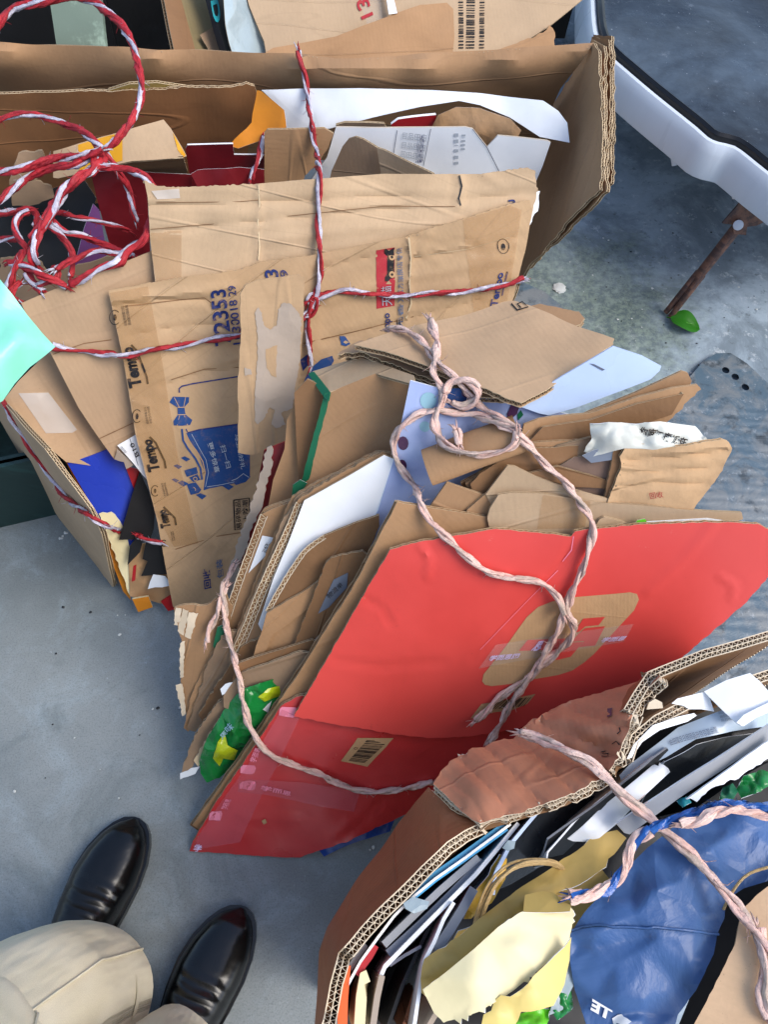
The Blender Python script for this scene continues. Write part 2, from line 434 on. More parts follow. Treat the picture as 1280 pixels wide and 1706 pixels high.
class Surf:
    def __init__(s, f, disp=None, toward=None):
        s.f = f; s.d = disp; s.tw = toward; s.cr = None
    def at(s, u, v, off=0., e=2.):
        p = s.f(u, v); a = s.f(u+e, v)-p; b = s.f(u, v+e)-p
        n = a.cross(b).normalized()
        if s.tw is not None:
            if n.dot(s.tw) < 0: n = -n
        elif n.dot(CAMP-p) < 0: n = -n
        k = off+(s.d(p) if s.d else 0)+(crease_h(s.cr, u, v) if s.cr else 0)
        return p+n*k, n
def inpoly(p, X, Y):
    p = np.array(p); ins = np.zeros(X.shape, bool); n = len(p)
    for i in range(n):
        x1, y1 = p[i]; x2, y2 = p[(i+1) % n]
        c = ((y1 > Y) != (y2 > Y)) & (X < (x2-x1)*(Y-y1)/((y2-y1) or 1e-9)+x1)
        ins ^= c
    return ins
def edist(p, X, Y):
    p = np.array(p); D = np.full(X.shape, 1e9); n = len(p)
    for i in range(n):
        a = p[i]; b = p[(i+1) % n]; ab = b-a; L = (ab**2).sum() or 1e-9
        t = np.clip(((X-a[0])*ab[0]+(Y-a[1])*ab[1])/L, 0, 1)
        D = np.minimum(D, np.hypot(X-a[0]-t*ab[0], Y-a[1]-t*ab[1]))
    return D
def tri(poly, step, rag=0., ragedges=None, extra=None, clear=None):
    B = []; n = len(poly)
    for i in range(n):
        a = Vector(poly[i][:2]); b = Vector(poly[(i+1) % n][:2]); L = (b-a).length
        rg = rag if (ragedges is None or i in ragedges) else rag*.15
        k = max(1, int(L/(step*(.45 if rg > 1 else .8)))); d = (b-a)/max(L, 1e-9); nn = Vector((-d.y, d.x))
        for j in range(k):
            q = a+(b-a)*(j/k)
            if j: q = q+nn*random.uniform(-rg, rg)
            B.append((q.x, q.y))
    A = np.array(B); lo = A.min(0); hi = A.max(0)
    gx, gy = np.meshgrid(np.arange(lo[0], hi[0], step), np.arange(lo[1], hi[1], step*.87))
    gx = gx+(np.arange(gx.shape[0]) % 2)[:, None]*step*.5
    ok = inpoly(B, gx, gy) & (edist(B, gx, gy) > step*.4)
    inn = list(zip(gx[ok].tolist(), gy[ok].tolist())); nb = len(B)
    if clear: inn = [q for q in inn if all(math.hypot(q[0]-a, q[1]-b) > c for a, b, c in clear)]+extra
    pts = B+inn
    r = delaunay_2d_cdt([Vector(q) for q in pts], [(i, (i+1) % nb) for i in range(nb)], [], 1, 1e-6)
    mp = {}
    for oi, src in enumerate(r[3]):
        for s_ in src: mp[s_] = oi
    return [tuple(q) for q in r[0]], [list(f) for f in r[2]], [mp[i] for i in range(nb)]
def frame(S, poly):
    c = (sum(p[0] for p in poly)/len(poly), sum(p[1] for p in poly)/len(poly))
    i = max(range(len(poly)), key=lambda k: math.hypot(poly[k][0]-poly[k-1][0], poly[k][1]-poly[k-1][1]))
    p, n = S.at(*c); q, _ = S.at(c[0]+(poly[i][0]-poly[i-1][0])*.05, c[1]+(poly[i][1]-poly[i-1][1])*.05)
    x = (q-p); x = (x-n*x.dot(n)).normalized(); y = n.cross(x)
    o = Vector((random.uniform(-3, 3), random.uniform(-3, 3)))
    return p, x, y, o
def board(mb, S, poly, th=.004, step=14, mat='k1', back=None, edge='edge', flute=.0065, rag=0., ragedges=None, depth=.0035, cap=.0005, liner=.0009, dbl=False, fr=None, med='flute'):
    V2, T, B = tri(poly, step, rag, ragedges)
    c, x, y, o = fr or frame(S, poly)
    P0, N0 = [], []
    for q in V2:
        p, n = S.at(q[0], q[1]); P0.append(p); N0.append(n)
    uv = [((p-c).dot(x)+o.x, (p-c).dot(y)+o.y) for p in P0]
    ln = liner if flute else th
    def slab(a, b, mt, mbk):
        n = len(P0)
        vs = [p-k*a for p, k in zip(P0, N0)]+[p-k*b for p, k in zip(P0, N0)]
        a_ = vs[T[0][1]]-vs[T[0][0]]; b_ = vs[T[0][2]]-vs[T[0][0]]
        fl = a_.cross(b_).dot(N0[T[0][0]]) > 0
        Tf = T if fl else [f[::-1] for f in T]
        mb.add(vs[:n], Tf, mt, uv)
        mb.add(vs[n:], [f[::-1] for f in Tf], mbk, uv)
        nb = len(B); sv = []; su = []
        for i in B: sv += [vs[i], vs[i+n]]; su += [uv[i], (uv[i][0]+.003, uv[i][1]+.003)]
        q = [[2*i, 2*((i+1) % nb), 2*((i+1) % nb)+1, 2*i+1] for i in range(nb)]
        mb.add(sv, q, edge, su, False)
    bk = back or mat
    if not flute:
        slab(0, th, mat, bk); return
    slab(0, ln, mat, mat); slab(th-ln, th, bk, bk)
    if dbl: slab(th/2-ln*.35, th/2+ln*.35, med, med)
    nb = len(B); A2 = sum(V2[B[i]][0]*V2[B[(i+1) % nb]][1]-V2[B[(i+1) % nb]][0]*V2[B[i]][1] for i in range(nb))
    vs = []; us = []; L = 0.; cen = sum(P0, Vector())/len(P0)
    crush = 0
    for amp, mid, sh_ in ([((th-2*ln)/2*.95, th/2, 0)] if not dbl else [(th/4-ln*.7, th*.26, 0), (th/4-ln*.7, th*.74, 2.)]):
     if vs:
        m = len(vs)//4; mb.add(vs, [[4*i+a, 4*i+4+a, 4*i+4+b, 4*i+b] for i in range(m-1) for a, b in ((0, 1), (3, 2), (2, 0))], med, us, False); vs = []; us = []; L = 0.
     for i in range(nb):
        a, b = B[i], B[(i+1) % nb]; pa, pb = P0[a], P0[b]; l = (pb-pa).length
        k = max(1, int(l/(flute/6))); t = (pb-pa)/max(l, 1e-9)
        ia = Vector(V2[a]); ib = Vector(V2[b]); d2 = ib-ia
        inn2 = Vector((-d2.y, d2.x)) if A2 > 0 else Vector((d2.y, -d2.x))
        if inn2.length < 1e-9: continue
        inn2.normalize()
        m_ = (ia+ib)/2; g1 = S.f(*m_); g2 = S.f(*(m_+inn2*2)); inn = (g2-g1).normalized()
        for j in range(k):
            s_ = j/k; p = pa.lerp(pb, s_); n = N0[a].lerp(N0[b], s_)
            ph = sh_+2*math.pi*(L+l*s_)/flute+2.2*noise.noise(p*50)
            wv = math.sin(ph)*(1+.35*noise.noise(p*35)); wv = max(-1, min(1, wv*1.15)) if not crush else wv
            q = p-n*(mid+amp*wv)
            vs += [q+inn*.0006-n*cap, q+inn*depth-n*cap, q+inn*.0006+n*cap, q+inn*depth+n*cap]; us += [(L+l*s_, 0), (L+l*s_, depth), (L+l*s_, .001), (L+l*s_, depth)]
        L += l
    m = len(vs)//4
    mb.add(vs, [[4*i+a, 4*i+4+a, 4*i+4+b, 4*i+b] for i in range(m-1) for a, b in ((0, 1), (3, 2), (2, 0))], med, us, False)
def H4(q):
    """unit square -> pixel quad (BL, BR, TR, TL)"""
    A, b = [], []
    for (x, y), (X, Y) in zip(((0, 0), (1, 0), (1, 1), (0, 1)), q):
        A += [[x, y, 1, 0, 0, 0, -X*x, -X*y], [0, 0, 0, x, y, 1, -Y*x, -Y*y]]; b += [X, Y]
    h = np.append(np.linalg.solve(np.array(A, float), np.array(b, float)), 1).reshape(3, 3)
    def g(x, y):
        r = h @ (x, y, 1); return r[0]/r[2], r[1]/r[2]
    return g
_tc = {}
def text_mesh(body, bold=0.):
    if (body, bold) in _tc: return _tc[(body, bold)]
    c = bpy.data.curves.new('t', 'FONT'); c.body = body; c.resolution_u = 3; c.offset = bold
    o = bpy.data.objects.new('t', c); COL.objects.link(o); bpy.context.view_layer.update()
    me = o.to_mesh(); V = [v.co.copy() for v in me.vertices]; Fc = [list(p.vertices) for p in me.polygons]
    o.to_mesh_clear(); bpy.data.objects.remove(o); bpy.data.curves.remove(c)
    if not V: return [], []
    x0 = min(v.x for v in V); x1 = max(v.x for v in V); y0 = min(v.y for v in V); y1 = max(v.y for v in V)
    V = [((v.x-x0)/(x1-x0), (v.y-y0)/(y1-y0)) for v in V]
    _tc[(body, bold)] = (V, Fc); return V, Fc
def put(mb, S, pts, faces, mat, eps=.0007):
    vs = []; up = None
    for u, v in pts:
        p, n = S.at(u, v, eps); vs.append(p); up = n
    if faces:
        f = max(faces, key=len); nn = Vector()
        for i in range(1, len(f)-1): nn += (vs[f[i]]-vs[f[0]]).cross(vs[f[i+1]]-vs[f[0]])
        if nn.dot(up) < 0: faces = [f[::-1] for f in faces]
    mb.add(vs, faces, mat, [(p[0]/900, p[1]/900) for p in pts], True)
def decal(mb, S, d):
    k = d[0]
    if k == 'text':
        _, body, quad, mat = d[:4]; g = H4(quad); V, Fc = text_mesh(body, d[4] if len(d) > 4 else 0.)
        put(mb, S, [g(*v) for v in V], Fc, mat, .0024 if mat in ('lilaci', 'pinki') else .0018)
    elif k == 'poly':
        _, poly, mat = d[:3]; V2, T, B = tri(poly, d[4] if len(d) > 4 else 12, d[5] if len(d) > 5 else 0)
        put(mb, S, V2, T, mat, d[3] if len(d) > 3 else .0006)
    elif k == 'line':
        _, pts, wd, mat = d[:4]; vs = []
        for i, p in enumerate(pts):
            a = Vector(pts[max(0, i-1)]); b = Vector(pts[min(len(pts)-1, i+1)]); t = (b-a).normalized()
            q = Vector(p); n = Vector((-t.y, t.x))*wd/2; vs += [tuple(q+n), tuple(q-n)]
        put(mb, S, vs, [[2*i, 2*i+1, 2*i+3, 2*i+2] for i in range(len(pts)-1)], mat, .0011)
    elif k == 'bars':
        _, quad, mat, n = d[:4]; g = H4(quad); x = 0.; rr = random.Random(5)
        ws = [rr.uniform(.3, 1.6) for _ in range(2*n-1)]; t = sum(ws)
        for i, w_ in enumerate(ws):
            w_ /= t
            if i % 2 == 0: put(mb, S, [g(x, 0), g(x+w_, 0), g(x+w_, 1), g(x, 1)], [[0, 1, 2, 3]], mat, .0011)
            x += w_
def lines(quad, n, mat='blacki', glyph='三日目田回'):
    """small rows of illegible print inside a quad"""
    g = H4(quad); out = []
    for i in range(n):
        a, b = (i+.1)/n, (i+.8)/n
        out.append(('text', ''.join(random.choice('田由目回日中品国') for _ in range(max(3, 14//n))), [g(0, a), g(1, a), g(1, b), g(0, b)], mat))
    return out
def sheet(name, poly, S, mat='k1', dec=(), label=None, cat='cardboard', group=None, parent=None, amp=.0018, sc_=9, crumple=0., cs=14, sharp=38, facets=None, cr=None, **kw):
    """one board or sheet; S is a list of 3 anchors, (anchors, offset) or a function"""
    def mk(s):
        if callable(s): return Surf(s, disp_fn(amp, sc_, crumple, cs))
        if isinstance(s, tuple): return Surf(plane_fn(s[0], s[1]), disp_fn(amp, sc_, crumple, cs))
        return Surf(plane_fn(s), disp_fn(amp, sc_, crumple, cs))
    Sf = mk(S); Sf.cr = cr; mb = MB()
    board(mb, Sf, poly, mat=mat, **kw)
    for pl, s2, m2 in (facets or ()):
        board(mb, mk(s2), pl, mat=m2 or mat, **kw)
    for d in dec: decal(mb, Sf, d)
    if parent is None and group is None: group = None
    o = obj(name, mb, parent, label, cat if parent is None else None, group, sharp=sharp)
    o_s[o.name] = Sf
    return o
o_s = {}
PAPER = dict(flute=None, th=.0006, edge='white', sharp=0)
def flute_band(o, pts, wd, name='fluted_edge'):
    """corrugation laid open along a cut edge: liners and a zigzag medium, over a flat dark strip that paints in the shade of the gaps"""
    S = o_s[o.name]; mb = MB(); q = [Vector(p[:2]) for p in catmull([(a, b, 0) for a, b in pts], 3)]
    nrm = []
    for i in range(len(q)):
        t = (q[min(len(q)-1, i+1)]-q[max(0, i-1)]).normalized(); nrm.append(Vector((-t.y, t.x)))
    base = [tuple(a+n*wd*.5) for a, n in zip(q, nrm)]+[tuple(a-n*wd*.5) for a, n in zip(q[::-1], nrm[::-1])]
    decal(mb, S, ('poly', base, 'k4', .0006, 6))
    rows = 2 if wd > 11 else 1
    for r_ in range(rows+1):
        k = -.5+r_/rows; decal(mb, S, ('line', [tuple(a+n*wd*k+Vector((random.uniform(-.4, .4), random.uniform(-.4, .4)))) for a, n in zip(q, nrm)], 1.5, 'edge2'))
    for r_ in range(rows):
        zz = []; s_ = random.uniform(0, 3)
        for i in range(len(q)):
            if i: s_ += (q[i]-q[i-1]).length*random.uniform(.75, 1.3)
            k = -.5+(r_+.5+.42*math.sin(s_*2*math.pi/9.5))/rows; zz.append(tuple(q[i]+nrm[i]*wd*k))
        decal(mb, S, ('line', zz, 1.5, 'edge'))
    return obj(name, mb, o, occl=False, sharp=0)
def patch(o, name, dec, eps=None, occl=False):
    """a thin piece (tape, label) stuck on board o: a child part"""
    S = o_s[o.name]
    if 'tape' in name:
        for d in dec:
            mb = MB(); decal(mb, S, d); obj(name, mb, o, occl=occl, sharp=0)
        return
    mb = MB()
    for d in dec: decal(mb, S, d)
    return obj(name, mb, o, occl=occl, sharp=0)
def stand(name, top, drop, mat='white', label=None, cat='cardboard', th=.003, lean=(0, 0), flute=None, amp=.001, parent=None, group=None, dec=(), back=None, edge=None, step=.02, **kw):
    edge = edge or ('edge2' if flute else mat)
    """a board standing on edge; top is its upper edge as (u, v, z) points, drop its height in metres"""
    T_ = [P(*a) for a in top]; cum = [0.]
    for a, b in zip(T_, T_[1:]): cum.append(cum[-1]+(b-a).length)
    L = cum[-1]; dn = Vector((lean[0], lean[1], -1))
    def f(s, t):
        s = float(s); i = 0
        while i < len(cum)-2 and s > cum[i+1]: i += 1
        k = (s-cum[i])/max(1e-9, cum[i+1]-cum[i]); return T_[i].lerp(T_[i+1], k) + dn*t
    pl = [(c_, 0) for c_ in cum]+[(L, drop), (0, drop)]
    d = T_[-1]-T_[0]; tw = Vector((d.y, -d.x, 0)).normalized()
    if tw.dot(CAMP-T_[0]) < 0: tw = -tw
    class S2(Surf):
        def at(s, u, v, off=0., e=.002): return Surf.at(s, u, v, off, e)
    Sf = S2(f, disp_fn(amp, 9), tw)
    mb = MB(); e_ = 1e-3
    board(mb, Sf, pl, th=th, step=step, mat=mat, back=back, edge=edge, flute=flute, **kw)
    return obj(name, mb, parent, label, cat if parent is None else None, group)
# --- ropes
def catmull(pts, k=8):
    out = []; n = len(pts); pts = [Vector(p) for p in pts]
    for i in range(n-1):
        a, b, c_, d = pts[max(0, i-1)], pts[i], pts[i+1], pts[min(n-1, i+2)]
        m = max(2, int((c_-b).length/k)) if k > .5 else max(2, int((c_-b).length/k))
        for j in range(m):
            t = j/m
            out.append(.5*((2*b)+(c_-a)*t+(2*a-5*b+4*c_-d)*t*t+(3*b-a-3*c_+d)*t**3))
    out.append(pts[-1]); return out
_bvh = None
def bvh():
    V = []; Fc = []; o = 0
    for v, f in BVHDATA:
        V += v; Fc += [[i+o for i in q] for q in f]; o += len(v)
    return BVHTree.FromPolygons(V, Fc)
def draped(px, r, tree, lift=1.0, win=2):
    q = catmull([p[:2] for p in px], 7); D = []; Z = []
    for p in q:
        d = ray(p.x, p.y).normalized(); h = tree.ray_cast(CAMP, d)
        D.append((h[3] if h[0] is not None else (HC/-d.z))-r*lift*1.15); Z.append(d)
    n = len(D)
    D1 = [min(D[max(0, i-win):i+win+1]) for i in range(n)]
    for _ in range(3): D1 = [min(sum(D1[max(0, i-2):i+3])/len(D1[max(0, i-2):i+3]), D1[i]+.001) for i in range(n)]
    return [CAMP+z*d for z, d in zip(Z, D1)]
def aired(px): return catmull([P(*p) for p in px], .006)
def strand(mb, pts, rad, mat, seg=6, uvo=0., flat=1.0, rib=0.):
    n = len(pts); vs = []; us = []; L = 0.
    up = Vector((.3, .2, 1)).normalized()
    for i in range(n):
        t = (pts[min(n-1, i+1)]-pts[max(0, i-1)]).normalized()
        x = t.cross(up)
        if x.length < .05: x = t.cross(Vector((1, 0, 0)))
        x.normalize(); y = x.cross(t); up = y
        if i: L += (pts[i]-pts[i-1]).length
        r = rad[i] if isinstance(rad, list) else rad
        for k in range(seg):
            a = 2*math.pi*k/seg; rk = r*(1+rib*noise.noise(Vector((k*1.7, uvo*9, L*40)))+rib*.6*noise.noise(Vector((k*2.9, uvo*5, L*150)))) if rib else r
            vs.append(pts[i]+x*rk*math.cos(a)+y*rk*flat*math.sin(a)); us.append((L+uvo, k/seg*.02))
    fs = [[i*seg+k, i*seg+(k+1) % seg, (i+1)*seg+(k+1) % seg, (i+1)*seg+k] for i in range(n-1) for k in range(seg)]
    fs += [list(range(seg))[::-1], [(n-1)*seg+k for k in range(seg)]]
    mb.add(vs, fs, mat, us)
def rope(mb, path, r, mats=('ropeR', 'ropeW'), pitch=.05, fray=True):
    # resample evenly
    pts = [path[0]]; stp = .0028
    for a, b in zip(path, path[1:]):
        while (b-pts[-1]).length > stp: pts.append(pts[-1]+(b-pts[-1]).normalized()*stp)
    n = len(pts)
    if n < 4: return
    for _ in range(2): pts = [pts[0]]+[(pts[i-1]+pts[i]*2+pts[i+1])/4 for i in range(1, n-1)]+[pts[-1]]
    ns = len(mats); sdd = random.uniform(0, 99); up = Vector((.2, .1, 1)).normalized(); ph = random.uniform(0, 6)
    tr = [[] for _ in mats]; rd = [[] for _ in mats]
    for i in range(n):
        t = (pts[min(n-1, i+1)]-pts[max(0, i-1)]).normalized(); x = t.cross(up)
        if x.length < .05: x = t.cross(Vector((1, 0, 0)))
        x.normalize(); y = x.cross(t); up = y
        s_ = i*stp; ph += 2*math.pi*stp/pitch*(1+.45*noise.noise(Vector((s_*14, sdd, 0))))
        for k in range(ns):
            a = ph+2*math.pi*k/ns+.5*noise.noise(Vector((s_*22, k*5+sdd, 1))); q = 1+.5*noise.noise(Vector((s_*38, k*7+sdd, 3)))+.25*noise.noise(Vector((s_*110, k*7+sdd, 5)))
            o = .46*r*(1+.5*noise.noise(Vector((s_*30, k*3+sdd, 9))))
            tr[k].append(pts[i]+(x*math.cos(a)+y*math.sin(a))*o); rd[k].append(r*.64*q*(.82 if mats[k] == 'ropeW' else 1))
    for k in range(ns): strand(mb, tr[k], rd[k], mats[k], 11, random.uniform(0, 5), .85, .75)
    if fray:
        for e, dr in ((0, pts[0]-pts[3]), (n-1, pts[-1]-pts[-4])):
            for _ in range(5):
                d = (dr.normalized()+Vector([random.uniform(-.7, .7) for _ in range(3)])*.6).normalized(); ln = random.uniform(.006, .014)
                a = pts[e]+Vector([random.uniform(-.5, .5)*r for _ in range(3)])
                strand(mb, [a, a+d*ln*.5, a+d*ln+Vector((0, 0, -.002))], [r*.3, r*.22, r*.05], random.choice(mats), 5)
    # loose hairs
    for _ in range(n//7):
        i = random.randrange(2, n-2); d = Vector([random.uniform(-1, 1) for _ in range(3)]).normalized(); a = pts[i]+d*r*.7
        tt = (pts[i+1]-pts[i-1]).normalized()
        strand(mb, [a, a+(tt*.6+d*.4)*.006, a+(tt*.5+d*.9)*.011], [.0005, .0004, .0002], random.choice(mats), 4)
def cyl(mb, a, b, ra, rb, mat, seg=16, uvs=True):
    strand(mb, [a, a.lerp(b, .02), a.lerp(b, .5), a.lerp(b, .98), b], [ra*.92, ra, (ra+rb)/2, rb, rb*.92], mat, seg)
# ================================================================== the ground
def ground():
    mb = MB(); n = 60; X0, X1, Y0, Y1 = -30, 30, -30, 30
    mb.add([(X0, Y0, 0), (X1, Y0, 0), (X1, Y1, 0), (X0, Y1, 0)], [[0, 1, 2, 3]], 'floor', [(0, 0)]*4, False)
    o = obj('ground', mb, kind='structure', sharp=0); o.location = (0, 0, 0)
ground()
RED = [(320, 1415, .01), (500, 1425, .01), (650, 915, .42)]
TEM = [(180, 485, .44), (885, 345, .46), (290, 1010, .05)]
def on(pl, u, v):
    f = plane_fn(*pl) if isinstance(pl, tuple) else plane_fn(pl)
    return (u, v, f(u, v).z)
# ================================================================== cart at the top right
def cart():
    zt, zb = .33, .265
    root = empty('cargo_cart', P(1180, 250, 0), 'white sided cart platform with a dusty black rubber mat and rusty prop stand', 'cart')
    top = [(990, -60), (990, 0), (994, 50), (1004, 75), (1021, 95), (1045, 116), (1091, 155), (1161, 211), (1180, 228), (1197, 236), (1225, 243), (1249, 260), (1280, 285), (1380, 360)]
    top = [tuple(q[:2]) for q in catmull([P(u, v, zt) for u, v in top], .03)]
    def lerp_out(k):    # offset outline outwards by k metres
        o = []
        for i in range(len(top)):
            a = Vector(top[max(0, i-1)]); b = Vector(top[min(len(top)-1, i+1)]); t = (b-a).normalized()
            o.append(Vector(top[i])+Vector((t.y, -t.x))*-k*-1 if False else Vector(top[i])+Vector((t.y, -t.x))*k)
        return o
    c = Vector((1.4, 2.2)); s = 1 if (lerp_out(.01)[5]-c).length > (Vector(top[5])-c).length else -1
    prof = [(-.006, zt-.004), (.0, zt), (.006, zt-.001), (.011, zt-.007), (.016, zt-.02), (.022, zb+.01), (.021, zb), (.012, zb-.003), (.006, zb+.01), (.004, zt-.02)]
    mb = MB(); rows = [[(*lerp_out(k*s)[i], z) for k, z in prof] for i in range(len(top))]; m = len(prof)
    vs = [v for r in rows for v in r]
    fs = [[i*m+j, i*m+j+1, (i+1)*m+j+1, (i+1)*m+j] for i in range(len(top)-1) for j in range(m-1)]
    mb.add(vs, fs, 'wplast', [(v[0], v[1]) for v in vs]); obj('side_rim', mb, root)
    mb = MB(); rows = [[(*lerp_out(k*s)[i], z) for k, z in ((-.006, zt-.006), (-.007, zt+.006), (-.013, zt+.010), (-.02, zt+.006), (-.022, zt-.004))] for i in range(len(top))]; m = 5
    vs = [v for r in rows for v in r]; fs = [[i*m+j, i*m+j+1, (i+1)*m+j+1, (i+1)*m+j] for i in range(len(top)-1) for j in range(m-1)]
    mb.add(vs, fs, 'rubber', [(v[0], v[1]) for v in vs]); obj('edge_seal', mb, root)
    inn = [tuple(q) for q in lerp_out(-.018*s)]; poly = inn+[(2.6, 1.35), (2.6, 3.2), (.66, 3.2)]
    V2, T, B = tri(poly, .06); dd = disp_fn(.004, 3)
    vs = [(x, y, zt-.004+dd(Vector((x, y, 0)))) for x, y in V2]; T = [f if (Vector(vs[f[1]])-Vector(vs[f[0]])).cross(Vector(vs[f[2]])-Vector(vs[f[0]])).z > 0 else f[::-1] for f in T]
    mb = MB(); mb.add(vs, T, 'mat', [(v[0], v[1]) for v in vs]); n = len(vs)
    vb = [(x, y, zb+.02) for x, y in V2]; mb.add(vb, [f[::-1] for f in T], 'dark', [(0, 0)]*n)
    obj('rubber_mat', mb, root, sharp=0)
    # prop stand
    a = P(1228, 380, .2); b = P(1114, 524, .006); mb = MB(); d = (b-a).normalized(); x = d.cross(Vector((0, 0, 1))).normalized()
    cyl(mb, a, a.lerp(b, .55), .011, .010, 'rust'); cyl(mb, a.lerp(b, .5)+x*.004, b+x*.007, .0085, .006, 'rust', 10); cyl(mb, a.lerp(b, .5)-x*.004, b-x*.007, .0085, .006, 'rust', 10)
    st = obj('prop_stand', mb, root)
    mb = MB(); q = [(1204, 372), (1238, 333), (1268, 352), (1290, 362), (1262, 376), (1246, 378), (1244, 392), (1224, 390), (1221, 374), (1210, 373)]
    S = Surf(plane_fn([(1204, 372, .215), (1238, 333, .262), (1268, 362, .235)])); board(mb, S, q, th=.004, flute=None, mat='rust', edge='rust'); obj('bracket', mb, root)
    mb = MB(); c0 = P(1231, 375, .226); nn = (CAMP-c0).normalized(); cyl(mb, c0-nn*.012, c0+nn*.005, .0095, .009, 'steel', 20); obj('bolt', mb, root)
    for u, v in ((1126, 266), (1227, 321)):
        mb = MB(); c0 = P(u, v, zb-.004); cyl(mb, c0+Vector((-.004, .006, .01)), c0+Vector((.002, -.008, -.006)), .009, .0075, 'wplast', 14); obj('rim_fixing', mb, root)
    # under-frame and wheel, mostly in shade
    mb = MB()
    for p, q in (((.95, 1.45), (2.3, 2.9)), ((1.0, 1.9), (1.9, 1.5)), ((.82, 1.2), (.95, 1.6))): cyl(mb, Vector((*p, .235)), Vector((*q, .235)), .018, .018, 'rust', 10)
    obj('under_frame', mb, root)
cart()
# ================================================================== ribbed plate, strip, leaf on the ground
def plate():
    z = .014; ol = [(1128, 660), (1150, 628), (1172, 602), (1195, 588), (1218, 588), (1245, 606), (1300, 655), (1420, 760), (1420, 1180), (1000, 1240), (1020, 1000), (1080, 780)]
    W_ = [P(u, v, z) for u, v in ol]; poly = [(p.x, p.y) for p in W_]
    holes = [P(1210, 617, z), (P(1226, 628, z)), P(1243, 645, z), P(1188, 640, z)]
    V2, T, B = tri(poly, .0085, extra=[(h.x+.0078*math.cos(k*.5236+q*.26), h.y+.0078*math.sin(k*.5236+q*.26)) for h in holes[:3] for k in range(12) for q in (0,)], clear=[(h.x, h.y, .0125) for h in holes[:3]]); mb = MB(); vs = []; d = disp_fn(.002, 8)
    dirr = (P(1250, 800, z)-P(1130, 790, z)).normalized(); px_ = Vector((-dirr.y, dirr.x, 0))
    for i, (x, y) in enumerate(V2):
        p = Vector((x, y, 0)); e = 0.
        if edist(poly, np.array([x]), np.array([y]))[0] > .02 and p.dot(px_) < P(1250, 690, 0).dot(px_)-.0: e = .0022*math.sin(p.dot(px_)*2*math.pi/.019)
        vs.append((x, y, z+e+d(p)))
    T = [f for f in T if min((Vector((sum(vs[i][0] for i in f)/3, sum(vs[i][1] for i in f)/3, 0))-Vector((h.x, h.y, 0))).length for h in holes[:3]) > .0074]
    T = [f if (Vector(vs[f[1]])-Vector(vs[f[0]])).cross(Vector(vs[f[2]])-Vector(vs[f[0]])).z > 0 else f[::-1] for f in T]
    mb.add(vs, T, 'plate', [(v[0], v[1]) for v in vs])
    nb = len(B); sv = []
    for i in B: sv += [vs[i], (vs[i][0], vs[i][1], .001)]
    mb.add(sv, [[2*i, 2*i+1, 2*((i+1) % nb)+1, 2*((i+1) % nb)] for i in range(nb)], 'plate', [(v[0], v[1]) for v in sv], False)
    obj('ribbed_plate', mb, None, 'worn blue grey ribbed plate with round holes lying on the concrete', 'plate', sharp=0)
plate()
def flat(name, px, z, th, mat, label, cat):
    mb = MB(); S = Surf(plane_fn([(px[0][0], px[0][1], z), (px[1][0], px[1][1], z), (px[2][0], px[2][1], z)]), disp_fn(.0006, 9)); board(mb, S, px, th=th, flute=None, mat=mat, edge=mat, step=20); return obj(name, mb, None, label, cat)
flat('floor_strip', [(700, 420), (872, 470), (908, 486), (935, 508), (985, 560), (960, 600), (700, 560)], .008, .007, 'plate', 'smooth grey strip set on the floor beside the mossy concrete', 'strip')
def leaf():
    mb = MB(); c = P(1143, 538, .012); a = P(1118, 528, .006); b = P(1167, 543, .01); ax = (b-a); L = ax.length*1.05; ax.normalize(); sd_ = Vector((-ax.y, ax.x, 0))
    vs = []; us = []; n = 14; m = 8
    for i in range(n+1):
        t = i/n; wv = .043*math.sin(math.pi*min(1, t**.9))**.6 if 0 < t < 1 else 0
        for j in range(m+1):
            s_ = j/m*2-1; p = c+ax*(t-.5)*L+sd_*s_*wv*.62; p.z = .012+.006*abs(s_)*math.sin(math.pi*t)+.004*math.sin(t*5)
            vs.append(p); us.append((t*.05, s_*.03))
    fs = [[i*(m+1)+j, (i+1)*(m+1)+j, (i+1)*(m+1)+j+1, i*(m+1)+j+1] for i in range(n) for j in range(m)]
    fs = [f[::-1] for f in fs]
    mb.add(vs, fs, 'leaf', us); strand(mb, [c-ax*L*.62, c-ax*L*.5+Vector((0, 0, .001)), c+ax*L*.3+Vector((0, 0, .002))], [.0012, .001, .0004], 'lime', 5)
    obj('leaf', mb, None, 'single green leaf fallen at the foot of the rusty prop stand', 'leaf', sharp=0)
leaf()
def lump(u, v, r, mat, label, name='plaster_lump', cat='lump'):
    bm = bmesh.new(); bmesh.ops.create_icosphere(bm, subdivisions=3, radius=1); mb = MB(); c = P(u, v, 0)
    vs = []
    for q in bm.verts:
        k = 1+.35*noise.noise(q.co*2.2+Vector((u, v, 0))*.1); vs.append((c.x+q.co.x*r*k, c.y+q.co.y*r*k, max(0.0005, .002+q.co.z*r*.3*k)))
    mb.add(vs, [[x.index for x in f.verts] for f in bm.faces], mat, [(v_[0], v_[1]) for v_ in vs]); bm.free(); obj(name, mb, None, label, cat)
lump(932, 481, .0145, 'mould', 'round whitish plaster lump on the mossy concrete')
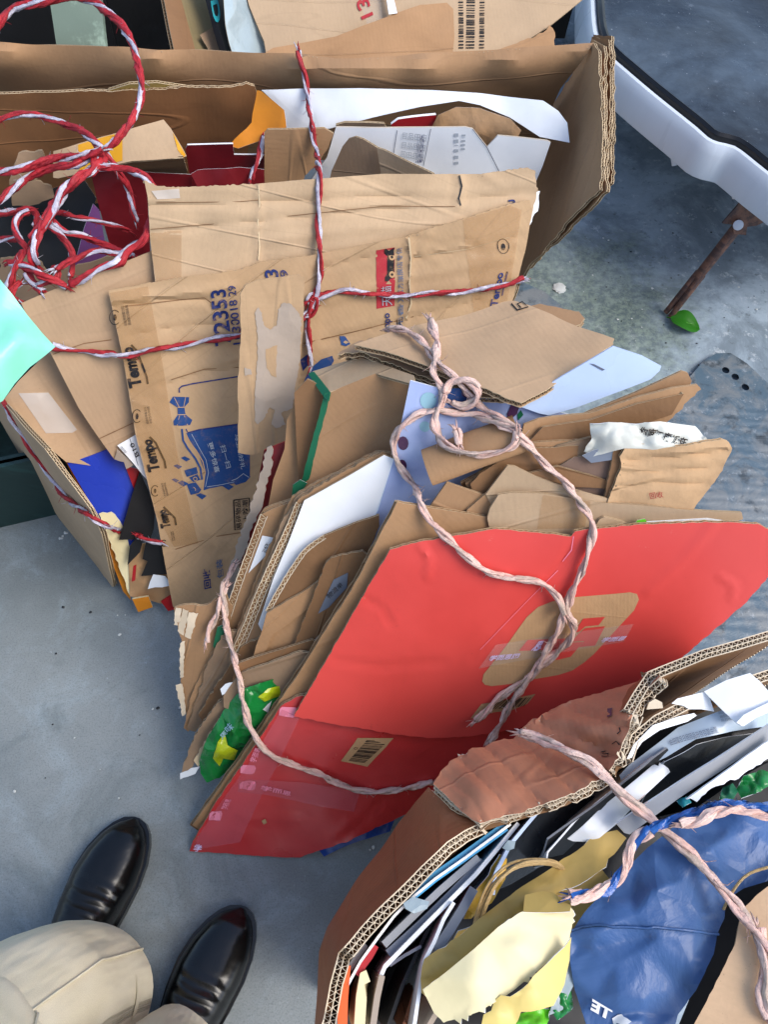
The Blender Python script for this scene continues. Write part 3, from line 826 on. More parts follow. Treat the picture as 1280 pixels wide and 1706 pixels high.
def flecks():
    mb = MB(); spots = [(1262, 1548, 0), (1246, 748, .013), (1150, 570, 0)]
    rr = random.Random(3)
    L = [(104, 893), (109, 888), (100, 897), (622, 1412), (617, 1416), (1070, 545), (1130, 355), (75, 1296), (150, 1020)]
    L += [(rr.uniform(20, 300), rr.uniform(1000, 1380)) for _ in range(14)]+[(rr.uniform(900, 1270), rr.uniform(380, 640)) for _ in range(60)]
    for i, (u, v) in enumerate(L):
        c = P(u, v, .0015); r = rr.uniform(.0012, .0034)*(1.7 if i < 3 else 1); k = 7; a0 = rr.uniform(0, 6)
        vs = [(c.x+r*rr.uniform(.5, 1.2)*math.cos(a0+j*6.28/k), c.y+r*rr.uniform(.4, 1)*math.sin(a0+j*6.28/k), .001+rr.uniform(0, .001)) for j in range(k)]+[(c.x, c.y, .003)]
        mb.add(vs, [[j, (j+1) % k, k] for j in range(k)], 'mould' if (i < 6 or rr.random() < .4) else 'dark', [(v_[0], v_[1]) for v_ in vs], False)
    obj('debris', mb, kind='stuff', label='small pale and dark crumbs scattered on the concrete', occl=False)
flecks()
# ================================================================== things behind the far carton, top left
def back():
    B = 'things standing behind the far carton'
    stand('black_crate_panel', [(-60, 0, .44), (80, -12, .44), (170, -18, .44)], .44, 'dark', 'black plastic panel left of the sage post behind the far carton', 'panel', th=.02)
    stand('black_crate_panel', [(150, -60, .46), (300, -75, .46), (420, -80, .46)], .46, 'dark', 'black plastic panel right of the sage post behind the far carton', 'panel', th=.02)
    stand('black_crate_panel', [(-200, -140, .3), (300, -160, .3), (700, -160, .3), (1000, -150, .3)], .3, 'black', 'long black panel farthest behind the far carton', 'panel', th=.02)
    sheet('sage_post', [(78, -30), (118, -30), (165, -20), (180, 120), (100, 120)], [(80, 0, .505), (160, 0, .505), (120, 120, .43)], 'sage', th=.02, flute=None, edge='sage', label='chipped sage green post standing behind the far carton', cat='post')
    sheet('cardboard_sheet', [(262, -60), (285, -60), (340, 140), (300, 140)], [(270, 0, .47), (285, -60, .47), (310, 140, .43)], 'k4', label='narrow dark brown board on edge behind the far carton', th=.008)
    sheet('cardboard_sheet', [(284, -60), (345, -60), (375, 40), (400, 140), (325, 140)], [(290, 0, .45), (345, -60, .45), (360, 140, .38)], kraft('kraft_olive', '8d7d58'), label='olive brown board behind the far carton left of the black book', th=.004)
    sheet('paper_scrap', [(332, 60), (365, 40), (372, 50), (380, 90), (350, 100), (345, 80)], ([(290, 0, .45), (345, -60, .45), (360, 140, .38)], -.012), 'k5', label='torn brown scrap stuck on the olive brown board', cat='paper', flute=None, th=.001, crumple=.006, cs=20)
    sheet('black_book', [(335, -60), (365, -60), (400, 120), (385, 120)], [(340, 0, .475), (365, -60, .475), (390, 120, .41)], 'black', dec=[('text', 'SD', [(357, -22), (369, 36), (355, 40), (346, -18)], 'teal', .03)], label='black book with teal lettering behind the far carton', cat='book', th=.012, flute=None, edge='black')
    sheet('plastic_sheet', [(360, -60), (405, -60), (440, 80), (430, 130), (395, 130)], [(370, 0, .48), (400, -60, .49), (420, 120, .40)], 'cyanf', label='crumpled pale cyan plastic sheet between black book and printed carton', cat='plastic sheet', flute=None, th=.001, crumple=.014, cs=12, amp=.004)
    g = [(410, -10, .47), (700, -60, .475), (560, 90, .415)]
    o = sheet('printed_carton', [(395, -60), (1010, -60), (985, -12), (960, 8), (920, 40), (860, 80), (845, 130), (450, 130), (440, 70), (415, 10)], (g, .012), 'k2', th=.005, dec=[('bars', [(764, 82), (764, -10), (772, -10), (772, 82)], 'blacki', 24), ('bars', [(776, 82), (778, -10), (792, -10), (790, 82)], 'blacki', 26), ('bars', [(798, 82), (800, -10), (808, -10), (806, 82)], 'blacki', 24), ('text', '13', [(603, 34), (592, 4), (612, -4), (622, 26)], 'redi', .02)],
          label='printed tan carton with columns of small black print behind the far carton')
    sheet('cardboard_sheet', [(442, 88), (455, 80), (560, 60), (640, 30), (700, 8), (745, 4), (756, 14), (758, 60), (750, 130), (450, 130)], (g, -.004), 'k3', th=.004, label='brown flap with a rounded corner lying over the printed carton')
    sheet('plastic_sheet', [(640, -30), (650, -30), (662, 22), (648, 24)], (g, -.008), 'white2', flute=None, th=.002, label='thin white plastic strip on the printed carton', cat='plastic strip')
    sheet('cardboard_sheet', [(830, 85), (905, 55), (915, 42), (925, 55), (925, 120), (840, 120)], (g, .004), 'k6', th=.005, rag=2, label='torn brown corner between printed carton and cart')
    patch(o, 'packing_tape', [('poly', [(590, -20), (632, -20), (640, 60), (612, 40)], 'ctape')])
back()
# dark green crate at the left edge
def crate():
    root = empty('green_crate', P(-60, 800, 0), 'dark green plastic crate under the leaning flap at the left edge', 'crate')
    a = [P(-160, 700, .2), P(6, 690, .2), P(74, 812, .0), P(0, 834, .0), P(-160, 860, 0)]
    z = .17; q = [(-.62, .86), (-.455, .80), (-.405, .655), (-.60, .60)]
    mb = MB()
    for i in range(4):
        p0 = Vector((*q[i], 0)); p1 = Vector((*q[(i+1) % 4], 0)); nn = Vector((p1.y-p0.y, -(p1.x-p0.x), 0)).normalized()*-1
        for z0, z1, o in ((0, z, 0), (z-.02, z, -.006), (z*.45, z*.55, -.004)):
            b0 = p0-nn*o*-1; b1 = p1-nn*o*-1
            vs = [b0+Vector((0, 0, z0)), b1+Vector((0, 0, z0)), b1+Vector((0, 0, z1)), b0+Vector((0, 0, z1))]
            vs += [v+nn*.012 for v in vs]
            mb.add(vs, [[0, 1, 2, 3], [7, 6, 5, 4], [3, 2, 6, 7], [1, 5, 6, 2], [0, 3, 7, 4], [0, 4, 5, 1]], 'crate', [(v.x+v.z, v.y) for v in vs], False)
    obj('wall', mb, root)
    mb = MB(); vs = [Vector((*p, .012)) for p in q]; mb.add(vs, [[0, 1, 2, 3]], 'crate', [(v.x, v.y) for v in vs], False); obj('floor_panel', mb, root)
crate()
# ================================================================== bundle A: the far carton
GA = 'loose pieces in the far tied bundle'
def far_box():
    root = empty('cardboard_carton', P(640, 300, 0), 'big open brown carton holding the far bundle, folded rim along its back', 'carton')
    ct = []
    for u, v in ((-60, 72), (0, 73), (250, 79), (500, 92), (560, 99), (610, 97), (700, 91), (840, 81), (985, 71)):
        ct += [(u, v, .500), (u, v+9, .503), (u, v+28, .488), (u, v+75, .42), (u, v+190, .25)]
    mb = MB(); board(mb, Surf(tps_fn(ct), disp_fn(.004, 7)), [(-60, 72), (0, 73), (250, 79), (500, 92), (560, 99), (580, 98), (610, 97), (700, 91), (840, 81), (960, 74), (990, 72), (960, 115), (935, 150), (900, 230), (880, 270), (-60, 270)], th=.005, mat='k3', step=16)
    wall = obj('back_wall', mb, root); o_s[wall.name] = Surf(tps_fn(ct), disp_fn(0, 7))
    pl = [(985, 70, .5), (1010, 320, .5), (865, 465, .2)]
    for nm, off, poly, mt in (('side_wall', 0, [(990, 71), (1000, 85), (1001, 200), (1000, 316), (940, 378), (880, 448), (858, 475), (820, 560), (790, 500), (840, 300), (905, 195), (940, 145)], 'k3'),
                          ('side_flap', .007, [(988, 66), (1007, 76), (1008, 318), (990, 340), (870, 458), (860, 440)], 'k3'),
                          ('side_flap', .017, [(990, 62), (1015, 66), (1016, 200), (1013, 312), (990, 335), (880, 440)], 'k4'),
                          ('side_flap', .023, [(990, 58), (1021, 60), (1021, 190), (1017, 305), (1000, 320)], 'k4')):
        S = Surf(plane_fn(pl, off), disp_fn(.004, 8)); mb = MB(); board(mb, S, poly, th=.0045, mat=mt, edge='edge', rag=1.6, step=14)
        o = obj(nm, mb, root); o_s[o.name] = S
    mb = MB(); S = Surf(tps_fn(ct), disp_fn(.004, 7)); S.d = None
    return root
fb = far_box()
# contents, back to front
IN = lambda *a: list(a)
sheet('cardboard_sheet', [(180, 150), (215, 140), (260, 138), (310, 145), (325, 200), (180, 200)], [(180, 160, .46), (320, 150, .46), (250, 260, .30)], 'ykraft', label='yellowish rounded board peeping out behind the inner carton flap', th=.004)
sheet('cardboard_sheet', [(-60, 165), (0, 158), (130, 150), (250, 150), (390, 142), (410, 138), (424, 143), (428, 155), (415, 235), (400, 330), (300, 340), (-60, 340)], [(0, 160, .47), (420, 145, .47), (200, 330, .25)], kraft('kraft_reddish', '9c6a42', crease=.5), label='wide reddish brown flap along the back wall inside the far carton', rag=1.5, ragedges={2, 3, 4, 5}, amp=.004)
sheet('envelope', [(428, 150), (436, 152), (475, 185), (478, 212), (470, 218), (400, 250), (385, 245), (420, 205)], [(430, 150, .475), (478, 190, .465), (400, 250, .42)], 'orange', label='crumpled orange padded envelope beside the white rolled sheet', cat='envelope', crumple=.012, cs=14, amp=.004, **PAPER)
S_w = tps_fn([(436, 150, .475), (600, 148, .480), (780, 150, .480), (900, 165, .475), (945, 195, .46), (948, 236, .435), (440, 190, .44), (550, 212, .43), (650, 195, .45), (760, 168, .468), (860, 195, .455), (900, 222, .44), (480, 215, .42)])
sheet('white_paper_sheet', [(436, 150), (600, 147), (720, 150), (800, 155), (905, 168), (930, 185), (945, 205), (949, 238), (900, 228), (850, 195), (800, 175), (765, 168), (700, 178), (620, 196), (550, 214), (478, 216), (474, 186)], S_w, 'white2', label='long glossy white sheet curled along the back of the far carton', cat='paper', crumple=.003, cs=9, amp=.003, **PAPER)
sheet('wrapping_paper', [(730, 190), (760, 178), (800, 180), (850, 195), (868, 215), (860, 230), (820, 250), (760, 250), (720, 210)], [(730, 190, .452), (868, 215, .445), (780, 250, .41)], 'kp', label='crumpled brown wrapping paper under the curled white sheet', cat='paper', crumple=.022, cs=14, amp=.006, **PAPER)
sheet('red_booklet', [(652, 208), (664, 200), (727, 192), (727, 215), (655, 220)], [(652, 200, .45), (727, 195, .45), (690, 240, .40)], 'redcard', label='small red booklet edge next to the brown wrapping paper', cat='booklet', flute=None, th=.004, edge='white')
o = sheet('white_carton_flap', [(500, 330), (520, 298), (545, 262), (560, 212), (600, 212), (775, 212), (788, 215), (812, 245), (830, 226), (912, 234), (918, 237), (905, 275), (890, 310), (860, 330)], [(560, 212, .455), (918, 237, .455), (700, 320, .36)], 'white', th=.003,
      dec=[('line', [(788, 215), (812, 246), (834, 290)], 1.2, 'greyi'), ('line', [(662, 216), (655, 262)], 1., 'greyi'), ('line', [(718, 214), (706, 276)], 1., 'greyi')]+lines([(668, 262), (705, 270), (712, 220), (672, 216)], 3, 'lightk')+[('bars', [(757, 274), (757, 222), (764, 222), (764, 274)], 'lightk', 6), ('bars', [(768, 250), (770, 224), (776, 224), (775, 250)], 'lightk', 5), ('text', '小心轻放', [(692, 272), (704, 272), (708, 222), (696, 222)], 'navy')],
      label='white printed carton flap standing inside the far carton')
sheet('grey_board_scrap', [(560, 208), (575, 204), (640, 205), (645, 214), (645, 235), (560, 235)], [(560, 205, .447), (645, 205, .447), (600, 260, .38)], 'k5', label='thin grey board edge behind the white printed flap', th=.003)
sheet('cardboard_scrap', [(441, 222), (446, 216), (540, 213), (556, 222), (548, 243), (536, 262), (528, 275), (508, 292), (500, 320), (440, 320)], [(441, 216, .465), (555, 216, .465), (500, 320, .37)], 'k3', label='torn brown board left of the white printed flap', rag=1.5, ragedges={3, 4, 5, 6})
sheet('cardboard_scrap', [(545, 320), (552, 285), (570, 245), (580, 232), (592, 228), (605, 232), (635, 250), (660, 320)], [(580, 230, .463), (650, 250, .463), (600, 320, .39)], 'k5', label='rounded grey brown board in front of the white printed flap')
sheet('cardboard_scrap', [(628, 246), (640, 250), (722, 290), (720, 315), (640, 320), (634, 280)], [(630, 246, .468), (722, 290, .47), (640, 310, .42)], 'k2', label='narrow pointed tan strip in front of the white printed flap')
# left half of the carton
S_c = tps_fn([(90, 250, .45), (180, 228, .455), (270, 200, .455), (300, 245, .45), (308, 258, .44), (90, 295, .42), (200, 270, .44), (240, 265, .445)])
o = sheet('striped_carton', [(88, 296), (88, 252), (130, 240), (185, 226), (272, 199), (285, 215), (305, 248), (311, 260), (305, 262), (220, 268), (150, 285), (95, 297)], S_c, 'k2', th=.004, dec=[('poly', [(130, 242), (190, 226), (204, 228), (204, 268), (140, 286), (132, 284)], 'yellow'), ('poly', [(288, 222), (309, 258), (306, 262), (296, 250)], 'yellow')], label='tan carton with a yellow band lying among the red tangle', amp=.003)
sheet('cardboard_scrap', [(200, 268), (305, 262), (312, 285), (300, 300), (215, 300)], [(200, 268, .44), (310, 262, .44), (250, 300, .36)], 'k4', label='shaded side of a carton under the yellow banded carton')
sheet('cardboard_scrap', [(28, 262), (30, 255), (70, 248), (75, 270), (60, 300), (85, 312), (90, 330), (50, 345), (20, 345), (15, 300)], [(28, 255, .44), (75, 250, .44), (40, 340, .37)], 'k5', label='crumpled grey brown scrap under the upper left rope tangle', crumple=.016, cs=12, rag=2)
sheet('maroon_box', [(309, 248), (312, 242), (388, 240), (390, 258), (432, 258), (440, 230), (450, 250), (445, 330), (320, 320)], [(310, 242, .43), (440, 242, .43), (380, 330, .33)], 'maroon', label='dark red box standing in the middle of the far carton', cat='box', th=.003, flute=None, edge='white')
sheet('maroon_wrapper', [(318, 288), (330, 282), (400, 275), (440, 280), (442, 330), (340, 330)], [(320, 285, .41), (440, 278, .415), (380, 330, .37)], 'maroon', label='crumpled dark red wrapper in front of the dark red box', cat='wrapper', crumple=.016, cs=16, amp=.004, **PAPER)
sheet('maroon_wrapper', [(150, 288), (235, 285), (320, 290), (318, 312), (245, 320), (250, 420), (200, 470), (180, 400), (160, 330)], [(150, 288, .40), (320, 290, .40), (200, 470, .20)], 'maroon', label='smooth dark red bag hanging behind the rope tangle', cat='wrapper', crumple=.008, cs=8, amp=.004, **PAPER)
sheet('purple_card', [(122, 450), (140, 380), (155, 340), (165, 350), (178, 420), (170, 470)], [(122, 450, .28), (158, 342, .38), (178, 430, .28)], 'purple', label='purple card leaning inside the rope tangle', cat='card', **PAPER)
sheet('black_bag', [(0, 330), (60, 320), (140, 300), (160, 330), (130, 460), (60, 500), (-40, 520), (-60, 340)], [(0, 330, .33), (150, 320, .33), (0, 520, .18)], 'black', label='black plastic lining below the rope tangle', cat='bag', crumple=.02, cs=9, **PAPER)
sheet('cardboard_scrap', [(0, 430), (60, 425), (80, 455), (190, 425), (200, 450), (60, 500), (0, 500)], [(0, 430, .34), (190, 425, .34), (60, 500, .28)], 'k5', label='greyish board below the knots of the rope tangle', rag=2)
# front boards of bundle A
o = sheet('tan_cardboard', [(240, 300), (262, 310), (300, 312), (430, 306), (500, 300), (640, 290), (760, 290), (800, 290), (880, 279), (892, 284), (897, 318), (890, 345), (862, 470), (700, 520), (500, 560), (262, 500), (250, 400), (246, 330)], (TEM, .012), 'k2', rag=1.2, ragedges={0, 1, 2, 7, 8, 9, 10}, amp=.004, step=8, cr=[(-.0045, 6, [(248, 344), (350, 340), (430, 337), (640, 328), (760, 334), (890, 322)]), (-.004, 5, [(250, 388), (350, 376), (500, 362), (700, 345), (770, 345)]), (.004, 5, [(430, 306), (433, 340), (428, 380), (430, 440)]), (.005, 7, [(764, 288), (769, 310), (763, 345)]), (-.003, 5, [(252, 325), (300, 330), (420, 326)]), (.003, 9, [(440, 400), (600, 380), (760, 372)]), (.003, 6, [(800, 288), (840, 310), (885, 300)])], crumple=.004, cs=7,
      dec=[('text', 'Tem', [(853, 369), (846, 333), (862, 331), (868, 366)], 'navy', .02), ('line', [(430, 308), (432, 340), (429, 370), (432, 410), (430, 432)], 2.2, 'edge'), ('line', [(764, 292), (768, 310), (763, 330), (766, 342)], 2.5, 'dark'), ('line', [(250, 382), (350, 374), (500, 358), (640, 344), (770, 344)], 1.2, 'k4'), ('line', [(260, 338), (400, 336), (430, 333)], 1.2, 'k4')],
      label='long pale tan carton face behind the printed front carton')
patch(o, 'packing_tape', [('poly', [(252, 318), (298, 314), (300, 330), (262, 332)], 'ctape2', .0009), ('poly', [(250, 388), (302, 384), (302, 470), (262, 480), (252, 420)], 'tape', .0009)])
sheet('torn_card', [(893, 320), (900, 318), (898, 345), (880, 380), (870, 384)], (TEM, .016), 'white', label='slim torn white card poking out at the right end of the far bundle', cat='card', th=.003, rag=2)
bag_pts = lambda L, ox, oy, k: [(ox+x/k, oy+y/k) for x, y in L]
C1 = lambda *L: bag_pts(L, 180, 440, 3.709)
def circ(cx, cy, r, n=16, sy=1.): return [(cx+r*math.cos(i*2*math.pi/n), cy+r*sy*math.sin(i*2*math.pi/n)) for i in range(n+1)]
tdec = [('text', '72353', [(386, 571), (376, 480), (350, 483), (358, 577)], 'navy', .02), ('text', '1030018 29', [(403, 572), (392, 474), (379, 476), (388, 574)], 'navy', .01),
        ('text', '53', [(470, 480), (462, 448), (440, 450), (446, 484)], 'navy', .02), ('text', '29', [(484, 478), (478, 448), (466, 450), (471, 480)], 'navy', .01),
        ('poly', [(627, 417), (658, 412), (657, 509), (627, 514)], 'redi', .0006),
        ('poly', [(657, 412), (648, 418), (643, 414), (640, 416), (641, 422), (645, 427), (645, 456), (641, 461), (641, 468), (646, 468), (650, 464), (657, 462)], 'blacki', .0011, 8),
        ('poly', circ(653, 428, 5, 12, 1.15)[:-1], 'beige', .0016, 8), ('poly', circ(653, 457, 5, 12, 1.1)[:-1], 'beige', .0016, 8), ('poly', circ(653, 428, 2.2, 10)[:-1], 'blacki', .002, 8), ('poly', circ(653, 457, 2.2, 10)[:-1], 'blacki', .002, 8),
        ('text', '天猫', [(653, 508), (651, 475), (634, 477), (635, 510)], 'lightk'),
        ('text', '官方旗舰店专供', [(672, 492), (671, 412), (661, 413), (662, 493)], 'greyi', .01), ('text', '（无香）', [(672, 555), (672, 497), (662, 498), (662, 556)], 'greyi', .01),
        ('text', 'Tempo', [(658, 572), (652, 520), (637, 522), (641, 574)], 'navy', .02),
        ('text', 'Tempo', [(832, 512), (842, 452), (826, 455), (816, 510)], 'navy', .03), ('line', [(842, 460), (845, 452), (838, 480), (836, 492)], 3, 'navy'),
        ('line', circ(838, 410, 9.5, 18, 1.25), 1.6, 'blacki'), ('poly', circ(838, 411, 3.5, 8, 1.7)[:-1], 'blacki', .0011, 6),
        ('poly', [(505, 640), (515, 615), (535, 598), (553, 592), (556, 600), (548, 614), (528, 630)], 'bluei', .0009), ('poly', [(566, 560), (575, 560), (583, 572), (576, 576), (568, 574)], 'bluei', .0009), ('poly', [(500, 600), (512, 590), (516, 605), (505, 618)], 'navy', .0009),
        ('line', [(505, 572), (600, 550), (690, 528)], 1.5, 'k4'), ('line', [(680, 395), (684, 430), (681, 470), (684, 505), (676, 530)], 2.5, 'edge'), ('line', [(690, 428), (780, 415), (850, 395)], 1.3, 'edge')]
for q in ([(242, 642), (226, 577), (201, 580), (215, 647)], [(272, 782), (257, 728), (235, 732), (247, 786)], [(289, 877), (280, 846), (262, 850), (268, 880)]):
    tdec.append(('text', 'Tempo', q, 'blacki', .03)); tdec.append(('text', 'Tempo', [(x+.9, y+.5) for x, y in q], 'blacki', .04)); (a, b, c, d) = q
    tdec.append(('line', [(b[0]-8, b[1]-2), (b[0]+2, b[1]+8), (a[0]+2, a[1]-14), (a[0]+4, a[1]-2)], 3.6, 'blacki'))
for cx, cy, r, q in ((191, 529, 9, [(219, 541), (213, 509), (200, 511), (206, 543)]), (228, 692, 7.5, [(254, 702), (249, 675), (238, 678), (243, 704)]), (258, 817, 6.5, [(281, 824), (276, 803), (267, 805), (272, 826)]), (273, 905, 4, [(292, 900), (289, 885), (283, 886), (286, 901)])):
    tdec.append(('line', circ(cx, cy, r, 16, 1.35)[2:15], 1.5, 'blacki')); tdec.append(('poly', circ(cx, cy, r*.35, 8, 1.8)[:-1], 'blacki', .0011, 6)); tdec += lines(q, 2, 'blacki')
tdec += [('poly', [(309, 720), (398, 705), (416, 750), (416, 793), (396, 804), (339, 816), (342, 790), (331, 758), (317, 734)], 'bluei', .0006),
         ('line', C1((440, 790), (438, 765), (455, 750), (520, 735), (810, 690)), 2.2, 'navy'), ('line', C1((480, 1012), (492, 1035), (560, 1020), (810, 985)), 2.2, 'navy'),
         ('line', C1((455, 1010), (462, 1080), (490, 1130), (540, 1200), (570, 1260), (580, 1330)), 3.2, 'bluei'), ('line', C1((480, 1040), (500, 1090), (545, 1150), (585, 1220), (600, 1290), (580, 1395)), 1.6, 'beige'),
         ('poly', C1((378, 850), (400, 815), (500, 818), (498, 850), (470, 880), (478, 925), (520, 960), (505, 990), (405, 990), (402, 965), (430, 925), (428, 882)), 'bluei', .0009),
         ('line', C1((430, 880), (470, 880)), 1.2, 'beige'), ('line', C1((430, 925), (478, 925)), 1.2, 'beige'), ('line', C1((408, 820), (438, 878)), 1, 'beige'), ('line', C1((478, 818), (466, 878)), 1, 'beige'), ('line', C1((440, 930), (425, 990)), 1, 'beige'), ('line', C1((470, 930), (490, 990)), 1, 'beige'),
         ('text', '更多惊喜', C1((610, 1100), (660, 1290), (690, 1280), (645, 1092)), 'lightk', .01), ('text', '扫一扫', C1((690, 1120), (730, 1262), (762, 1252), (722, 1110)), 'lightk', .01), ('text', '马上领好礼', C1((778, 1050), (820, 1265), (848, 1258), (806, 1042)), 'lightk', .01),
         ('line', C1((515, 1045), (560, 1130), (605, 1210), (620, 1290), (600, 1375)), .8, 'lightk'), ('line', C1((610, 1375), (700, 1362), (780, 1345)), .8, 'lightk'),
         ('poly', C1((470, 1275), (545, 1250), (555, 1290), (485, 1315)), 'bluei', .0009), ('poly', C1((485, 1360), (540, 1345), (575, 1390), (560, 1410), (510, 1425)), 'bluei', .0009), ('poly', C1((500, 1320), (550, 1295), (570, 1330), (525, 1345)), 'bluei', .0009), ('poly', C1((760, 1340), (835, 1295), (880, 1310), (850, 1345), (790, 1365)), 'bluei', .0009), ('line', C1((762, 1338), (795, 1325), (835, 1292), (870, 1315)), 1.1, 'lightk'),
         ('line', circ(322, 829-14, 3.5, 10), 1.2, 'beige'), ('line', circ(325, 797, 3, 10), 1.2, 'beige'),
         ('line', [(389, 833), (415, 829), (417, 878), (391, 882), (389, 833)], 2, 'blacki'), ('text', '易碎物品', [(402, 880), (400, 833), (391, 834), (393, 881)], 'blacki', .01), ('text', '向上防潮', [(414, 878), (412, 832), (403, 833), (405, 880)], 'blacki', .01),
         ('text', '回收', [(352, 979), (349, 946), (337, 948), (340, 982)], 'navy', .02), ('text', '包装', [(373, 962), (370, 930), (359, 932), (362, 965)], 'greyi', .02), ('line', [(292, 915), (360, 893), (420, 885)], 1.4, 'k4'), ('line', [(200, 512), (300, 500), (340, 496), (352, 505)], 1.3, 'k4'), ('line', [(285, 632), (340, 615), (400, 612)], 1.3, 'k4')]
for cx, cy in ((430, 1250), (462, 1355), (575, 1430), (740, 1375), (478, 1200), (415, 1335)):
    s_ = random.uniform(.6, 1.4); tdec.append(('poly', C1((cx-28*s_, cy-6), (cx-5, cy-16*s_), (cx+28*s_, cy), (cx+5, cy+16*s_)), 'bluei', .0009))
o = sheet('tissue_carton', [(180, 485), (300, 463), (400, 450), (430, 438), (520, 425), (675, 395), (685, 390), (780, 362), (850, 340), (884, 333), (888, 350), (875, 420), (862, 468), (850, 520), (760, 600), (560, 740), (470, 850), (400, 960), (350, 1008), (312, 1018), (288, 1012), (262, 870), (225, 720), (205, 600)], TEM, 'k1', dec=tdec, rag=1.2, ragedges={0, 1, 2, 3, 6, 7, 8}, step=8, amp=.003, crumple=.002, cs=7, cr=[(-.0045, 5, [(185, 512), (250, 503), (330, 497), (350, 505), (390, 540)]), (.004, 8, [(190, 500), (300, 488), (390, 478)]), (-.004, 5, [(215, 560), (300, 545), (390, 540)]), (-.0045, 6, [(270, 645), (310, 630), (340, 620), (400, 614)]), (.0035, 6, [(225, 700), (240, 690), (250, 700)]), (.0055, 5, [(680, 392), (684, 430), (681, 470), (684, 505), (676, 535)]), (-.004, 5, [(520, 450), (600, 432), (680, 418)]), (-.004, 6, [(690, 432), (780, 418), (868, 392)]), (.004, 8, [(545, 500), (680, 462), (850, 430)]), (-.0045, 6, [(540, 570), (620, 548), (700, 527), (800, 500)]), (-.003, 5, [(270, 915), (360, 893), (430, 884)]), (.003, 10, [(300, 700), (330, 800), (350, 900)]), (-.003, 4, [(690, 395), (740, 410), (765, 400), (800, 408)]), (.003, 5, [(720, 385), (700, 420), (735, 440)]), (.004, 5, [(205, 600), (228, 606)]), (.004, 5, [(232, 740), (250, 748)]), (.004, 5, [(222, 668), (246, 676)]), (.004, 5, [(262, 850), (284, 862)])],
      label='wide tan tissue carton face printed with a blue panel, bow and numbers', cat='carton')
patch(o, 'packing_tape', [('poly', [(182, 488), (246, 477), (268, 590), (296, 760), (330, 905), (290, 912), (262, 860), (228, 722), (206, 600)], 'tape', .0014), ('poly', [(770, 366), (850, 342), (870, 350), (845, 500), (790, 530)], 'tape', .0014)])
# ---- left end of bundle A
sheet('cardboard_sheet', [(35, 505), (120, 470), (255, 418), (262, 470), (190, 486), (212, 620), (240, 760), (246, 800), (225, 770), (190, 765), (165, 730), (130, 680), (85, 590), (60, 560)], (TEM, .02), 'k7', amp=.004, dec=[('line', [(88, 590), (140, 572), (185, 566)], 1.3, 'k4'), ('line', [(165, 730), (230, 700)], 1.3, 'k4')],
      label='olive tan board folded down at the left end of the far bundle under mint film')
S_f = [(85, 590, .33), (190, 770, .215), (20, 660, .31)]
o = sheet('cardboard_flap', [(78, 588), (92, 592), (132, 680), (165, 728), (190, 752), (191, 782), (110, 770), (58, 726), (4, 668), (30, 635)], S_f, 'k7', label='brown flap with a cloudy tape patch folded under at the left end', amp=.003)
patch(o, 'packing_tape', [('poly', [(30, 655), (80, 654), (128, 716), (120, 721), (76, 722)], 'ctape2', .0012)])
S_l = [(0, 672, .30), (187, 978, .01), (70, 822, .03)]
for off, dx, lb in ((0, 0, 'leftmost brown flap hanging to the concrete beside the green crate'), (.007, 5, 'second brown board right behind the leftmost hanging flap')):
    sheet('cardboard_flap', [(-40+dx, 625), (0+dx, 668), (75+dx, 748), (148+dx, 850), (168+dx, 890), (188+dx, 978), (176, 978), (150, 940), (70, 822), (0, 700), (-40, 640)], (S_l, off), 'k7' if not off else 'k4', label=lb, rag=1.5, ragedges={5, 6}, sc_=6)
sheet('orange_folder', [(108, 768), (122, 772), (175, 860), (200, 930), (218, 1000), (205, 985), (180, 920), (150, 850)], (TEM, .05), 'orange', label='orange folder edge at the left end of the far bundle', cat='folder', flute=None, th=.002, edge='orange')
sheet('blue_board', [(112, 772), (150, 760), (190, 745), (205, 765), (235, 800), (240, 890), (214, 920), (175, 885), (160, 855)], (TEM, .04), 'blue', label='glossy royal blue board at the left end of the far bundle', cat='board', th=.003, flute=None, edge='blue')
sheet('paper_scrap', [(164, 855), (185, 852), (195, 862), (212, 895), (222, 930), (228, 975), (216, 990), (200, 950), (182, 900)], (TEM, .037), 'cream', label='torn cream paper scrap below the royal blue board', cat='paper', rag=2, crumple=.005, **PAPER)
sheet('kraft_pouch', [(214, 940), (235, 905), (262, 900), (300, 900), (312, 1000), (292, 1012), (250, 1000), (216, 992)], (TEM, .032), 'kp', label='brown paper pouch at the bottom left of the printed tissue carton', cat='pouch', crumple=.005, cs=12, dec=[('poly', [(222, 942), (227, 940), (225, 966), (219, 968)], 'redcard')], **PAPER)
sheet('red_card', [(208, 776), (232, 782), (238, 800), (224, 818)], (TEM, .034), 'redcard', label='small red card between royal blue board and black card', cat='card', **PAPER)
sheet('black_card', [(232, 786), (248, 820), (258, 850), (256, 880), (250, 898), (198, 899), (215, 840)], (TEM, .026), 'black', label='upper black card right of the royal blue board', cat='card', th=.002, flute=None, edge='black')
sheet('black_card', [(225, 898), (238, 900), (233, 920), (212, 941), (216, 910)], (TEM, .02), 'black', label='small black card left of the kraft gap below the rope', cat='card', th=.002, flute=None, edge='black')
sheet('black_card', [(243, 902), (275, 902), (284, 956), (235, 960), (246, 936), (237, 932)], (TEM, .016), 'black', label='lower black card over the brown paper pouch', cat='card', th=.002, flute=None, edge='black')
sheet('paper_scrap', [(255, 957), (275, 960), (284, 972), (282, 976), (246, 981)], (TEM, .016), 'white2', label='small white scrap below the lower black card', cat='paper', rag=1, crumple=.004, **PAPER)
sheet('orange_card', [(220, 998), (247, 994), (254, 1012), (230, 1020)], (TEM, .018), 'orange', label='small orange card end lowest at the left of the far bundle', cat='card', th=.004, flute=None, edge='cream')
